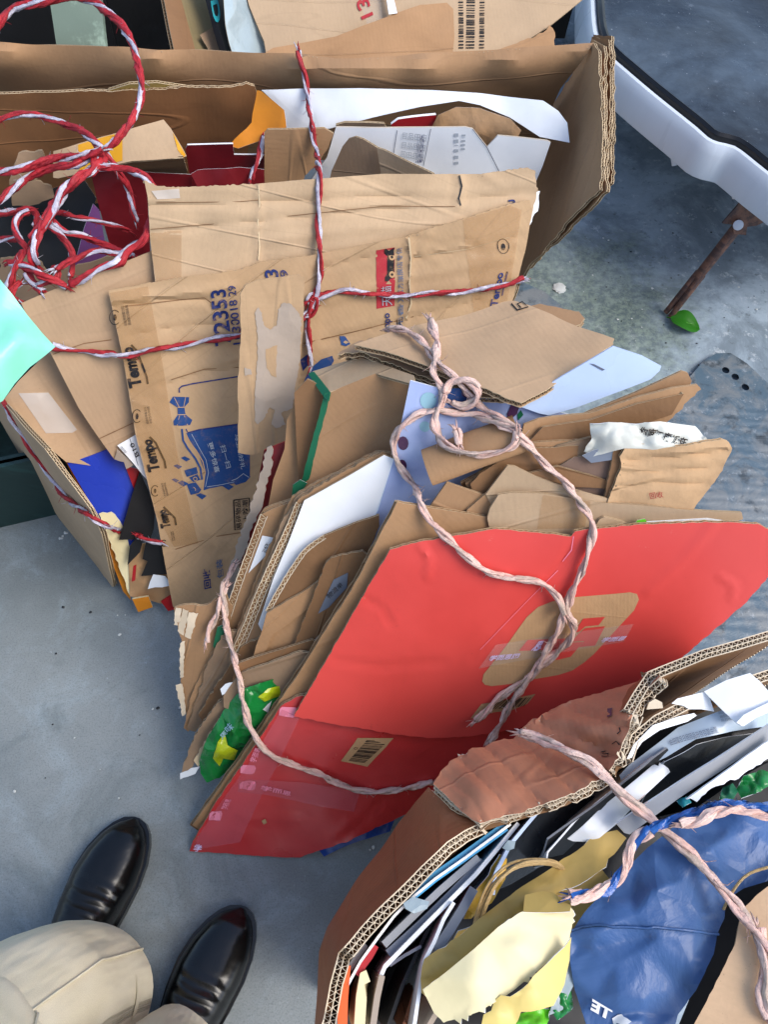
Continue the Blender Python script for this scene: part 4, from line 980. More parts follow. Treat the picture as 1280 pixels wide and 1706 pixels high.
sheet('red_card', [(268, 1003), (288, 990), (292, 1016), (280, 1019)], (TEM, .014), 'redcard', label='small red card tip at the foot of the printed tissue carton', cat='card', th=.003, flute=None, edge='redcard')
sheet('shipping_label', [(195, 742), (226, 724), (246, 800), (238, 792), (222, 772)], (TEM, .012), 'white', dec=[('text', 'B10', [(232, 758), (222, 736), (216, 739), (226, 762)], 'blacki', .01), ('line', [(216, 730), (230, 775)], .8, 'greyi')]+lines([(212, 752), (203, 742), (199, 745), (207, 755)], 1, 'greyi'), label='white shipping label sticking out behind the printed tissue carton', cat='label', **PAPER)
sheet('paper_scrap', [(190, 765), (195, 748), (215, 765), (222, 775), (210, 782), (206, 770)], (TEM, .015), 'pulp', label='torn grey pulp scrap beside the white shipping label', cat='paper', rag=1.5, crumple=.004, **PAPER)
#__ROPES1__
# ================================================================== bundle B: the middle bundle, red board in front
def poly_off(p, dx, dy): return [(a+dx, b+dy) for a, b in p]
BT = [(590, 575, .50), (850, 505, .50), (870, 670, .545)]
for off, poly, mt, lb, mm in ((.030, [(575, 592), (600, 578), (700, 560), (830, 640), (868, 676), (835, 668), (720, 642), (650, 612), (605, 602)], 'k4', 'lowest board under the flat top board of the middle bundle', {}),
                      (.016, [(562, 590), (590, 572), (700, 540), (965, 520), (975, 532), (965, 545), (850, 665), (800, 660), (715, 630), (600, 585)], 'k5', 'board just below the flat top board, its corner sticking out right', {})):
    sheet('cardboard_sheet', poly, (BT, off), mt, label=lb, th=.007, flute=.006, rag=1.5)
sheet('cardboard_sheet', [(865, 512), (900, 505), (965, 520), (974, 530), (968, 540), (940, 548), (880, 545)], (BT, .012), 'k3', label='small brown corner behind the flat top board near the mossy floor', rag=1)
sheet('cardboard_sheet', [(590, 576), (650, 553), (760, 526), (840, 505), (858, 505), (920, 525), (1005, 558), (1024, 566), (1018, 578), (960, 618), (900, 655), (868, 671), (835, 660), (770, 632), (715, 612), (640, 588)], BT, 'k7', th=.007, flute=.006, label='flat top board of the middle bundle, smooth tan with thick corrugated edges', rag=1.6, ragedges={7, 8, 9, 10, 11, 12}, amp=.003,
      dec=[('line', [(852, 510), (862, 520), (880, 516), (870, 508), (862, 511), (868, 517)], 2.2, 'blacki')])
o = sheet('poster', [(684, 634), (730, 646), (800, 662), (870, 672), (950, 690), (985, 700), (900, 800), (800, 900), (600, 950), (590, 930), (630, 850), (655, 770)], (RED, .068), 'lav', flute=None, th=.003, edge='white', amp=.003,
          dec=[('poly', circ(714, 667, 14, 14)[:-1], 'bubble', .0006, 8), ('poly', circ(708, 710, 9, 12)[:-1], 'bubble', .0006, 8), ('poly', circ(760, 662, 20, 14, .8)[:-1], 'bluei', .0006, 8), ('poly', circ(778, 655, 9, 14, .8)[:-1], 'brownp', .001, 8), ('poly', circ(672, 738, 9, 12, 1.3)[:-1], 'brownp', .0009, 8), ('poly', circ(670, 776, 8, 12, 1.3)[:-1], 'brownp', .0009, 8), ('poly', [(845, 690), (852, 672), (866, 674), (862, 688), (848, 702)], 'brownp', .0009, 8), ('poly', [(862, 690), (868, 682), (872, 690), (864, 700)], 'green', .0009, 8)],
          label='lavender poster with berries under the flat top board', cat='poster')
sheet('glossy_card', [(862, 676), (940, 625), (1022, 576), (1070, 592), (1103, 610), (1100, 618), (1085, 632), (960, 680), (916, 693), (900, 690)], (RED, .058), 'bluew', flute=None, th=.003, edge='bluew', label='glossy pale blue card sticking out to the right of the flat top board', cat='card', dec=[('poly', [(982, 605), (990, 606), (1008, 615), (1004, 617)], 'greyi', .0006, 6)], amp=.002)
sheet('cardboard_sheet', [(950, 700), (985, 684), (1060, 655), (1138, 619), (1148, 622), (1155, 636), (1150, 650), (1060, 700)], (RED, .05), 'k3', label='rear of two long brown boards below the pale blue card', amp=.003)
sheet('cardboard_sheet', [(868, 730), (874, 708), (900, 700), (982, 690), (1060, 662), (1120, 645), (1162, 640), (1168, 648), (1150, 662), (1120, 694), (1060, 740), (960, 760), (880, 800)], (RED, .044), 'k3', label='front of two long brown boards below the pale blue card, ragged right end', rag=2, ragedges={6, 7, 8}, amp=.004)
def hollow_tube():
    a = Vector(plane_fn(RED, .036)(712, 779)); b = Vector(plane_fn(RED, .036)(865, 722)); mb = MB(); ax = (b-a).normalized(); x = ax.cross(Vector((0, 0, 1))).normalized(); y = x.cross(ax)
    r = .019; n = 20; vs = []; us = []; rows = []
    for k in range(-1, 8):
        for ri, rr in (((0, r),) if True else ()):
            for j in range(n):
                t = 2*math.pi*j/n; q = 1+.1*math.sin(2*t+1)+.05*noise.noise(Vector((k*.5, j*.4, 1)))
                p = a.lerp(b, max(0, k)/7)+x*math.cos(t)*rr*q*(1.15)+y*math.sin(t)*rr*q*.85
                vs.append(p); us.append((k*.02, j*.006))
    fs = [[k*n+j, (k+1)*n+j, (k+1)*n+(j+1) % n, k*n+(j+1) % n] for k in range(1, 8) for j in range(n)]
    mb.add(vs, fs, 'k3', us)
    cc = [a.lerp(b, max(0, k)/7) for k in range(-1, 8) for j in range(n)]
    vi = [c+(v-c)*.86 for v, c in zip(vs, cc)]; mb.add(vi, [f[::-1] for f in fs], 'k4', us)
    ring = vs[n:2*n]+vi[n:2*n]; mb.add(ring, [[j, (j+1) % n, n+(j+1) % n, n+j] for j in range(n)], 'edge2', [(0, 0)]*2*n)
    obj('cardboard_tube', mb, None, 'rolled brown cardboard tube lying on the lavender poster', 'tube')
hollow_tube()
for i, (off, dy, lb) in enumerate(((.040, -8, 'rearmost corrugated board below the right hand of the rolled tube'), (.034, 0, 'middle corrugated board below the rolled tube'), (.029, 9, 'front corrugated board below the rolled tube, mostly in shade'))):
    sheet('cardboard_sheet', [(768+8*i, 806), (800, 788), (862, 744+dy*.6), (890, 738+dy), (965, 734+dy), (962, 762), (905, 800), (860, 825), (800, 832), (775+6*i, 818)], (RED, off), 'k4' if i != 1 else 'k3', label=lb, th=.005, rag=1)
S_p = tps_fn([on((RED, .024), *q) for q in ((985, 706), (1165, 714), (1182, 738), (975, 755))]+[(*q, on((RED, .014), *q)[2]) for q in ((1020, 722), (1080, 712), (1130, 735), (1060, 735))])
S_p = crinkle(S_p, [(984, 712), (984, 705), (1015, 703), (1060, 705), (1100, 702), (1160, 710), (1168, 718), (1184, 738), (1150, 746), (1090, 748), (1040, 746), (985, 760), (974, 752), (986, 730)], 45, .005, 1.5, 12)
sheet('white_wrapper', [(984, 712), (984, 705), (1015, 703), (1060, 705), (1100, 702), (1160, 710), (1168, 718), (1184, 738), (1150, 746), (1090, 748), (1040, 746), (985, 760), (974, 752), (986, 730)], S_p, 'cream' and paper('off_white_wrapper', 'cfd0c6', crease=1.2, dirt=.2, rough=.5), crumple=.002, cs=30, amp=.001, step=6, label='crumpled white wrapper with black characters', cat='wrapper', dec=[('text', '你家年夜饭在', [(1064, 722), (1142, 745), (1147, 729), (1069, 707)], 'blacki', .02)], **PAPER)
sheet('plastic_wrapper', [(970, 758), (990, 748), (1030, 742), (1060, 748), (1035, 762), (985, 770)], (RED, .022), 'grey2', label='grey film below the crumpled white wrapper', cat='wrapper', crumple=.006, **PAPER)
sheet('cardboard_sheet', [(895, 800), (920, 785), (958, 762), (1032, 758), (1034, 766), (1020, 800), (1008, 836), (950, 850)], (RED, .026), kraft('kraft_plum', '80685a', crease=.3, dirt=.2), label='plum brown board with a clipped corner left of the wrinkled carton')
sheet('cardboard_sheet', [(1022, 752), (1034, 742), (1060, 742), (1050, 830), (1005, 838), (1012, 800)], (RED, .02), 'k4', label='dark board edge hugging the left side of the wrinkled carton', rag=1.2)
o = sheet('wrinkled_carton', [(1034, 762), (1044, 742), (1090, 740), (1110, 745), (1205, 733), (1216, 737), (1222, 748), (1205, 785), (1175, 822), (1152, 850), (1090, 865), (1010, 850), (1022, 815), (1036, 780)], (RED, .012), 'kc', crumple=.004, cs=16, amp=.005, th=.005, step=7, cr=[(-.004, 4, [(1042, 770), (1110, 764), (1212, 752)]), (-.004, 4, [(1036, 792), (1100, 786), (1205, 778)]), (-.0035, 4, [(1030, 812), (1090, 808), (1185, 804)]), (.003, 6, [(1040, 754), (1130, 750), (1214, 742)])], dec=[('text', '回收', [(1085, 832), (1106, 828), (1104, 818), (1083, 822)], 'redi')], label='wrinkled pale tan carton end at the right of the middle bundle', cat='carton', rag=1)
sheet('cardboard_sheet', [(712, 850), (745, 803), (758, 808), (815, 828), (800, 880), (760, 880)], (RED, .022), 'k3', label='small brown board standing behind the tan strip, left part', amp=.003)
sheet('cardboard_sheet', [(778, 850), (806, 826), (815, 820), (830, 835), (850, 880), (790, 880)], (RED, .018), 'k3', label='small brown board with a bent corner beside the tan strip')
S_q = tps_fn([on((RED, .016), *q) for q in ((848, 774), (930, 805), (1060, 842), (805, 825), (900, 860))]+[(960, 815, on((RED, .012), 960, 815)[2])])
sheet('cardboard_sheet', [(810, 824), (846, 775), (858, 776), (890, 792), (930, 808), (990, 826), (1060, 843), (1040, 865), (900, 880), (830, 865)], S_q, 'k2', th=.003, label='curved tan board rising behind the long tan strip')
o = sheet('cardboard_sheet', [(812, 862), (816, 845), (830, 822), (850, 819), (900, 822), (1000, 838), (1120, 846), (1236, 853), (1238, 864), (1180, 880), (1000, 905), (820, 900)], (RED, .010), 'k2', th=.004, label='long tan strip with brown tape running just behind the red board', amp=.003)
patch(o, 'packing_tape', [('poly', [(905, 824), (985, 836), (975, 880), (895, 880)], 'tape', .001)])
sheet('cardboard_sheet', [(988, 885), (1000, 866), (1008, 862), (1062, 876), (1065, 890), (1000, 900)], (RED, .006), 'k2', label='short tan board end just above the red board')
sheet('white_card', [(1060, 882), (1075, 870), (1180, 864), (1238, 872), (1260, 885), (1100, 900)], (RED, .005), 'white', flute=None, th=.002, edge='white', label='thin white card on top edge of the red board', cat='card')
sheet('lime_wrapper', [(1056, 876), (1062, 866), (1075, 864), (1080, 872), (1066, 880)], (RED, .002), 'lime', label='lime green wrapper tip above the red board', cat='wrapper', crumple=.003, **PAPER)
# --- the box with a green edge
GF = (RED, .118)
z1, z2 = on(GF, 549, 653), on(GF, 626, 622)
mbd = [([(521, 620), (560, 607), (600, 596), (625, 602), (690, 625), (690, 640), (626, 622), (549, 653), (536, 636)], [z1, z2, (600, 590, z2[2]-.022)], 'k2')]
o = sheet('green_edged_box', [(549, 653), (626, 622), (687, 639), (684, 700), (672, 745), (640, 790), (560, 850), (500, 830), (504, 811), (517, 766), (531, 720), (542, 682)], GF, 'k6', facets=mbd, th=.004, label='brown box with a green printed edge left of the lavender poster', cat='box', amp=.0012,
          dec=[('poly', [(541, 655), (549, 653), (545, 680), (530, 735), (515, 798), (505, 806), (503, 800), (518, 740), (531, 695)], 'green', .0006, 10, .7)])
mb = MB(); S = Surf(plane_fn([z1, (531, 640, z1[2]-.006), (521, 621, z2[2]-.03)]), None)
board(mb, S, [(513, 622), (523, 619), (536, 635), (550, 653), (547, 668), (540, 662), (530, 648)], th=.002, flute=None, mat='green', edge='green'); obj('printed_edge', mb, o)
sheet('cardboard_sheet', [(478, 700), (500, 655), (512, 640), (540, 660), (528, 740), (505, 815), (470, 850), (440, 880), (455, 800), (474, 748)], (RED, .145), 'k6', label='narrow brown panel between the torn scrap and the green edged box', amp=.003)
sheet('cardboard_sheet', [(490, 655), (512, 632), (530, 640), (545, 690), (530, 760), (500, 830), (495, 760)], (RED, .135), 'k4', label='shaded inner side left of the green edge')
sheet('maroon_folder', [(440, 750), (474, 736), (480, 745), (470, 800), (440, 870), (400, 960), (390, 950), (420, 850)], (RED, .16), 'maroon', label='dark red folder edge right of the printed tissue carton', cat='folder', flute=None, th=.003, edge='redcard')
sheet('paper_edge', [(445, 745), (452, 742), (455, 770), (440, 830), (420, 880), (400, 940), (385, 985), (372, 1000), (380, 950), (405, 880), (425, 820)], (RED, .150), 'pulp', label='crumbled grey paper edge along the dark red folder', cat='paper', rag=3, crumple=.006, flute=None, th=.003, edge='pulp')
sheet('green_scrap', [(488, 808), (500, 800), (512, 806), (500, 822), (486, 826)], (RED, .112), 'green', label='bent green scrap at the foot of the green edged box', cat='card', crumple=.004, **PAPER)
sheet('red_card', [(500, 822), (520, 808), (535, 806), (520, 820)], (RED, .108), 'redcard', label='red sliver at the foot of the green edged box', cat='card', **PAPER)
# --- left end stack of bundle B
sheet('cardboard_sheet', [(430, 862), (440, 848), (500, 826), (560, 800), (620, 790), (520, 960), (450, 1060), (385, 1130), (350, 1125), (385, 1010)], (RED, .108), 'k3', th=.005, flute=.006, label='thick brown board behind the board with the white label', rag=1)
o = sheet('cardboard_sheet', [(438, 856), (450, 850), (496, 832), (520, 830), (500, 900), (450, 1010), (400, 1090), (378, 1110), (362, 1100), (392, 1010)], (RED, .099), 'k6', th=.006, flute=.0055, label='orange brown board with a small white label at the left of the middle bundle')
flute_band(o, [(440, 858), (424, 900), (398, 970), (376, 1040), (366, 1100)], 11)
patch(o, 'paper_label', [('poly', [(437, 892), (468, 898), (450, 918), (414, 954)], 'white', .0012)]+[(a, b, c, d) for a, b, c, d in [('text', '快递', [(436, 918), (444, 922), (452, 906), (444, 902)], 'blacki')]])
for i, (off, dx, mt, lb) in enumerate(((.089, -14, 'k3', 'rear brown board backing the white faced board'), (.083, -8, 'k5', 'middle brown board backing the white faced board'), (.077, -3, 'k3', 'front brown board backing the white faced board'))):
    o = sheet('cardboard_sheet', [(500+dx, 828-i*-2), (560+dx, 795), (640+dx, 753), (655, 756), (657, 768), (640, 850), (560, 960), (470, 1090), (400+dx, 1190), (366+dx, 1200), (400+dx, 1070), (450+dx, 940)], (RED, off), mt, label=lb, th=.005, flute=.0055, rag=1.6)
flute_band(o, [(501, 838), (482, 884), (458, 935), (434, 990), (410, 1050), (392, 1090)], 15)
sheet('white_faced_board', [(507, 834), (580, 793), (640, 758), (656, 764), (652, 785), (635, 850), (600, 900), (520, 985), (440, 1060), (430, 1040), (455, 965), (480, 905)], (RED, .070), 'white', back='k3', th=.004, label='board faced in smooth white leaning left of the lavender poster', amp=.0015)
o = sheet('cardboard_sheet', [(497, 930), (510, 912), (541, 892), (600, 866), (632, 856), (632, 875), (600, 950), (540, 1040), (470, 1130), (415, 1190), (395, 1165), (430, 1075), (450, 1015)], (RED, .060), 'k4', th=.004, label='dark brown board with a rounded top in front of the white faced board', rag=1, amp=.003)
flute_band(o, [(541, 893), (512, 914), (496, 934), (470, 975), (446, 1018)], 7)
sheet('cardboard_sheet', [(438, 1045), (444, 1022), (500, 990), (540, 965), (520, 1010), (455, 1056), (430, 1110), (415, 1110)], (RED, .052), 'k6', label='brown strip slanting across the dark rounded board', rag=1)
o = sheet('cardboard_sheet', [(543, 938), (552, 930), (604, 918), (612, 925), (600, 970), (560, 1030), (510, 1080), (490, 1075), (515, 1010)], (RED, .044), 'k4', label='small dark board with a grey label inside the middle bundle', rag=1.2)
patch(o, 'paper_label', [('poly', [(556, 965), (580, 953), (578, 978), (548, 1012), (530, 1022)], 'grey2', .0012)]+[('text', '物流单', [(548, 998), (572, 975), (567, 968), (543, 990)], 'blacki')])
sheet('cardboard_sheet', [(385, 1145), (392, 1112), (400, 1104), (470, 1082), (520, 1066), (540, 1080), (480, 1160), (400, 1210), (380, 1190)], (RED, .040), 'k4', label='upper of two short corrugated boards above the green packet', th=.004)
sheet('cardboard_sheet', [(372, 1160), (380, 1148), (402, 1122), (500, 1085), (530, 1090), (480, 1150), (400, 1190), (372, 1180)], (RED, .034), 'k5', label='lower of two short corrugated boards above the green packet, grey green', th=.004, rag=1)
sheet('cardboard_sheet', [(290, 1012), (305, 1008), (345, 1008), (372, 985), (388, 1010), (370, 1090), (340, 1150), (322, 1218), (312, 1195), (302, 1140), (303, 1070)], (RED, .096), 'k3', label='worn brown board at the far left foot of the middle bundle', rag=1.6, amp=.004)
for i, p in enumerate(([(290, 1040), (293, 1012), (302, 1013), (299, 1042)], [(296, 1050), (304, 1014), (314, 1018), (306, 1058)], [(308, 1060), (314, 1020), (330, 1022), (318, 1064)], [(299, 1130), (300, 1072), (308, 1068), (306, 1128)], [(292, 1142), (303, 1140), (310, 1190), (303, 1194)])):
    sheet('torn_paper_flake', p, (RED, .094-.0005*i), 'edge2', label=('topmost', 'second', 'third', 'long fourth', 'lowest')[i]+' torn pale flake on the worn left edge of the middle bundle', cat='paper', rag=1.3, crumple=.003, cs=25, flute=None, th=.0008, edge='edge2', step=8)
sheet('cardboard_sheet', [(312, 1212), (322, 1180), (345, 1110), (368, 1060), (390, 1052), (430, 1070), (400, 1130), (350, 1190), (326, 1218)], (RED, .084), 'k5', th=.006, flute=.0055, label='grimy board with ragged flutes left of the pink rope', rag=2)
sheet('cardboard_sheet', [(330, 1190), (400, 1080), (470, 1040), (450, 1110), (390, 1180), (345, 1220)], (RED, .072), 'k4', label='dark board between grimy board and green packet', rag=2)
sheet('cardboard_sheet', [(303, 1286), (306, 1270), (330, 1215), (372, 1160), (415, 1120), (412, 1150), (380, 1200), (345, 1240), (318, 1280), (310, 1292)], (RED, .048), 'k5', th=.006, label='lowest grey brown board tapering to the floor left of the green packet', rag=2, amp=.004)
sheet('paper_scrap', [(300, 1288), (318, 1280), (333, 1278), (325, 1290), (300, 1298)], (RED, .046), 'white2', label='torn white scrap at the tip of the lowest grey brown board', cat='paper', rag=1.5, crumple=.004, **PAPER)
sheet('paper_scrap', [(367, 1148), (375, 1140), (395, 1136), (398, 1146), (380, 1152), (370, 1158)], (RED, .036), 'white2', label='small torn white scrap above the green packet near the pink rope', cat='paper', rag=1.5, crumple=.004, **PAPER)
sheet('teal_film', [(355, 1075), (362, 1045), (374, 1040), (372, 1065), (360, 1085)], (RED, .088), 'green', label='dark green sliver behind the short pink rope end', cat='film', crumple=.004, **PAPER)
S_g = tps_fn([on((RED, .040), *q) for q in ((345, 1302), (332, 1270), (370, 1185), (470, 1125), (480, 1150), (440, 1215), (395, 1270))]+[(*q, on((RED, .022), *q)[2]) for q in ((370, 1250), (400, 1205), (430, 1170))])
S_g = crinkle(S_g, [(345, 1303), (334, 1288), (332, 1268), (345, 1230), (372, 1185), (400, 1150), (440, 1135), (475, 1125), (485, 1145), (460, 1190), (430, 1230), (395, 1270), (365, 1295)], 70, .005, 1.2, 9)
sheet('snack_packet', [(345, 1303), (334, 1288), (332, 1268), (345, 1230), (372, 1185), (400, 1150), (440, 1135), (475, 1125), (485, 1145), (460, 1190), (430, 1230), (395, 1270), (365, 1295)], S_g, 'gfilm', crumple=.002, cs=30, amp=.001, step=5, dec=[('poly', [(355, 1262), (362, 1235), (375, 1218), (380, 1240), (395, 1248), (390, 1265), (372, 1262), (366, 1275)], 'gyel', .001, 6), ('poly', [(430, 1160), (445, 1146), (470, 1140), (465, 1158), (440, 1166)], 'gyel', .001, 6), ('poly', [(436, 1180), (452, 1165), (446, 1186)], 'whitei', .001, 6), ('text', '果味', [(372, 1232), (392, 1210), (384, 1202), (364, 1224)], 'bubble', .01)],
      label='shiny green snack packet with yellow blotches squeezed between boards', cat='packet', flute=None, th=.0006, edge='gfilm', sharp=0)
for p, off, mt, lb, kw in (
    ([(876, 742), (905, 712), (985, 700), (1062, 672), (1140, 655), (1120, 690), (1030, 720), (960, 745)], .0395, 'k4', 'thin shaded board directly under the ragged long brown board', {}),
    ([(900, 760), (930, 742), (985, 728), (1000, 745), (960, 775), (920, 790)], .031, 'k5', 'short grimy board left of the crumpled white wrapper', {}),
    ([(872, 790), (930, 776), (1010, 800), (1020, 815), (960, 812)], .0215, 'k4', 'thin dark board edge above the curved tan board', {}),
    ([(470, 868), (486, 846), (560, 806), (640, 768), (648, 775), (520, 880), (440, 1020), (395, 1100), (380, 1120), (384, 1080), (440, 950)], .0800, 'k5', 'thin grimy board right behind the white faced board', dict(rag=1.5)),
    ([(396, 1150), (420, 1105), (470, 1030), (560, 960), (540, 1010), (470, 1100), (410, 1165)], .057, 'k3', 'slim board end under the dark rounded board', dict(rag=1.2)),
    ([(306, 1212), (318, 1160), (350, 1090), (366, 1062), (372, 1072), (345, 1130), (322, 1190), (314, 1218)], .090, 'k3', 'slim upright board between worn and grimy boards at the left foot', dict(rag=1.5)),
    ([(322, 1268), (360, 1205), (400, 1160), (420, 1130), (430, 1138), (400, 1180), (350, 1240), (330, 1278)], .044, 'edge', 'pale splintered board edge beside the green packet', dict(rag=2))):
    sheet('cardboard_sheet', p, (RED, off), mt, label=lb, th=.0035, **kw)
# --- brown inner boards and the red box
inner = [(662, 836), (760, 852), (870, 870), (958, 886), (958, 960), (600, 1250), (400, 1395), (345, 1392), (320, 1375), (420, 1235), (505, 1110), (598, 960)]
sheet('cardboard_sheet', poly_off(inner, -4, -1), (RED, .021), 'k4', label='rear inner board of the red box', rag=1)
sheet('cardboard_sheet', inner, (RED, .0125), 'k6', label='inner brown board showing along the left side of the red board', rag=.8, th=.005)
tap = [('text', '学而思', [(434, 1316), (484, 1324), (486, 1316), (436, 1306)], 'pinki', .02), ('text', '学而思', [(427, 1266), (436, 1242), (426, 1240), (416, 1262)], 'pinki', .02), ('text', '学而思', [(378, 1350), (386, 1332), (376, 1328), (367, 1346)], 'pinki', .02), ('text', '学', [(322, 1414), (336, 1414), (338, 1404), (326, 1402)], 'lilaci', .03)]
for (x, y, a) in ((479, 1184, 13), (413, 1278, 11), (412, 1307, 12), (358, 1359, 9)):
    tap += [('poly', [(x-a, y-4), (x-a+4, y-8), (x+a+1, y-7), (x+a+3, y-2), (x+a, y+8), (x+a-4, y+9), (x-a-1, y+6)], 'pinki', .0012, 8), ('line', [(x-a*.4, y-1), (x, y-4), (x+a*.4, y-3), (x+a*.3, y+1), (x-a*.1, y+2), (x, y+5)], 1.6, 'redi')]
def hx(L, ox, oy, k): return [(ox+x/k, oy+y/k) for x, y in L]
low = sheet('red_carton', [(492, 1162), (560, 1150), (760, 1150), (900, 1200), (800, 1280), (740, 1330), (640, 1372), (500, 1428), (400, 1421), (316, 1416), (322, 1398), (372, 1318), (430, 1232), (458, 1192), (468, 1176)], (RED, .003), 'red2', back='k6', th=.005, rag=.9, amp=.003, crumple=.002, cs=6, step=9, cr=[(-.003, 5, [(480, 1200), (450, 1260), (380, 1340), (330, 1405)]), (.0025, 6, [(400, 1362), (440, 1366), (500, 1360)]), (-.002, 6, [(560, 1210), (600, 1225), (700, 1240)]), (-.003, 6, [(640, 1330), (600, 1370), (560, 1400)])],
      dec=tap+[('poly', [(596, 1228), (656, 1228), (612, 1279), (568, 1268)], 'beige', .0008), ('bars', [(581, 1267), (611, 1231), (646, 1233), (608, 1272)], 'blacki', 22), ('text', 'C2', [(594, 1247), (597, 1243), (592, 1242), (589, 1246)], 'blacki', .01), ('poly', [(436, 1366), (442, 1363), (445, 1370), (439, 1374)], 'beige', .0012, 6, 1)],
      label='lower red panel of the flattened red box, taped and nearly touching the floor', cat='carton')
patch(low, 'packing_tape', [('poly', [(398, 1296), (500, 1300), (600, 1318), (590, 1350), (480, 1330), (396, 1318)], 'rtape', .0016), ('poly', [(470, 1180), (500, 1192), (400, 1400), (322, 1412), (330, 1390), (420, 1260)], 'rtape', .0016)])
C3 = lambda *L: hx(L, 780, 960, 4.267)
up = sheet('red_carton', [(650, 916), (700, 902), (790, 886), (826, 880), (890, 886), (952, 893), (958, 884), (975, 881), (1080, 872), (1190, 868), (1262, 871), (1288, 886), (1290, 950), (1240, 1008), (1120, 1112), (1040, 1160), (950, 1192), (850, 1215), (780, 1226), (712, 1229), (650, 1222), (560, 1206), (490, 1192)], (RED, -.006), 'red', back='k6', th=.005, rag=1., amp=.002, sc_=5, crumple=.0012, cs=5, step=9, cr=[(-.0025, 5, [(956, 892), (938, 935), (900, 985), (840, 1050), (790, 1100)]), (.002, 8, [(1190, 870), (1140, 930), (1080, 985)]), (.003, 6, [(700, 910), (716, 930), (712, 960)]), (-.002, 7, [(560, 1100), (640, 1110), (740, 1100)]), (.0025, 5, [(1200, 960), (1225, 975), (1220, 1000)]), (-.0025, 5, [(610, 1000), (640, 1015), (650, 1040)])],
      dec=[('poly', C3((100, 740), (110, 690), (280, 480), (420, 290), (500, 220), (600, 180), (700, 155), (1000, 125), (1150, 108), (1200, 120), (1215, 160), (1180, 240), (1000, 440), (900, 550), (830, 610), (740, 670), (640, 700), (480, 725), (300, 760), (170, 775), (120, 765)), 'beige', .0006),
           ('poly', C3((820, 300), (975, 285), (930, 345), (835, 355), (790, 395), (760, 398)), 'red', .0012), ('poly', C3((835, 368), (975, 352), (905, 490), (790, 502), (830, 458), (735, 464), (785, 410)), 'red', .0012), ('poly', C3((425, 450), (700, 440), (740, 470), (820, 466), (730, 570), (640, 590), (540, 590), (600, 520), (360, 525)), 'red', .0012),
           ('text', '学而思网', C3((140, 590), (350, 575), (375, 535), (165, 550)), 'lilaci', .03), ('text', '学而思', C3((935, 465), (1100, 450), (1140, 415), (970, 428)), 'lilaci', .03), ('text', '思', C3((440, 525), (510, 520), (545, 450), (500, 455)), 'lilaci', .03),
           ('poly', C3((15, 1005), (95, 900), (230, 880), (480, 830), (420, 900), (310, 945), (180, 960)), 'beige', .0008), ('bars', C3((150, 940), (395, 915), (450, 850), (230, 872)), 'blacki', 18),
           ('line', [(956, 892), (952, 915), (938, 935)], 1.3, 'pinki'), ('line', [(930, 950), (880, 1000), (800, 1080)], .8, 'pinki')],
      label='upper red panel printed with a beige rounded emblem, largest face of the middle bundle', cat='carton')
patch(up, 'packing_tape', [('poly', [(797, 1111), (826, 1072), (1056, 1038), (1040, 1068), (830, 1105)], 'ctape', .00175)])
sheet('blue_bag_scrap', [(530, 1412), (560, 1400), (600, 1385), (660, 1360), (650, 1385), (600, 1400), (560, 1418), (540, 1426)], [(530, 1412, .01), (660, 1362, .03), (560, 1425, .005)], 'bluef', label='crumpled blue film poking out under the red box', cat='film', crumple=.012, cs=20, **PAPER)
#__BUNDLEC__
# ================================================================== bundle C: the near box full of paper, bottom right
rimL = [(532, 1730), (541, 1700), (547, 1640), (560, 1585), (600, 1543), (640, 1503), (700, 1443), (745, 1402), (775, 1382), (800, 1372)]
outl = [(715, 1312), (690, 1336), (665, 1372), (635, 1420), (600, 1466), (570, 1510), (545, 1545), (530, 1585), (526, 1640), (522, 1730)]
ct = [(u, v, .465) for u, v in rimL]+[(u, v, .33) for u, v in outl[2:]]+[(715, 1312, .40), (690, 1336, .37), (610, 1505, .415), (700, 1400, .43)]
near = empty('open_carton', P(900, 1500, 0), 'open near carton with russet outside and pale fluted rim, packed with paper', 'carton')
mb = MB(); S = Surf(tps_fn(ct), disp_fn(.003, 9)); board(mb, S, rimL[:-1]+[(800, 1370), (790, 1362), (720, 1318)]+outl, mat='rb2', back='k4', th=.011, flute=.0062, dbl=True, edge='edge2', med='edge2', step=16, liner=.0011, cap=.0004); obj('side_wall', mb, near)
def wall(name, S_, poly, mat, **kw):
    mb = MB(); S = Surf(S_ if callable(S_) else plane_fn(S_), disp_fn(.003, 12, kw.pop('crumple', 0.), 11)); S.cr = kw.pop('cr', None); board(mb, S, poly, mat=mat, back='k4', edge='edge2', med='edge2', step=8, **kw); o = obj(name, mb, near); o_s[o.name] = S; return o
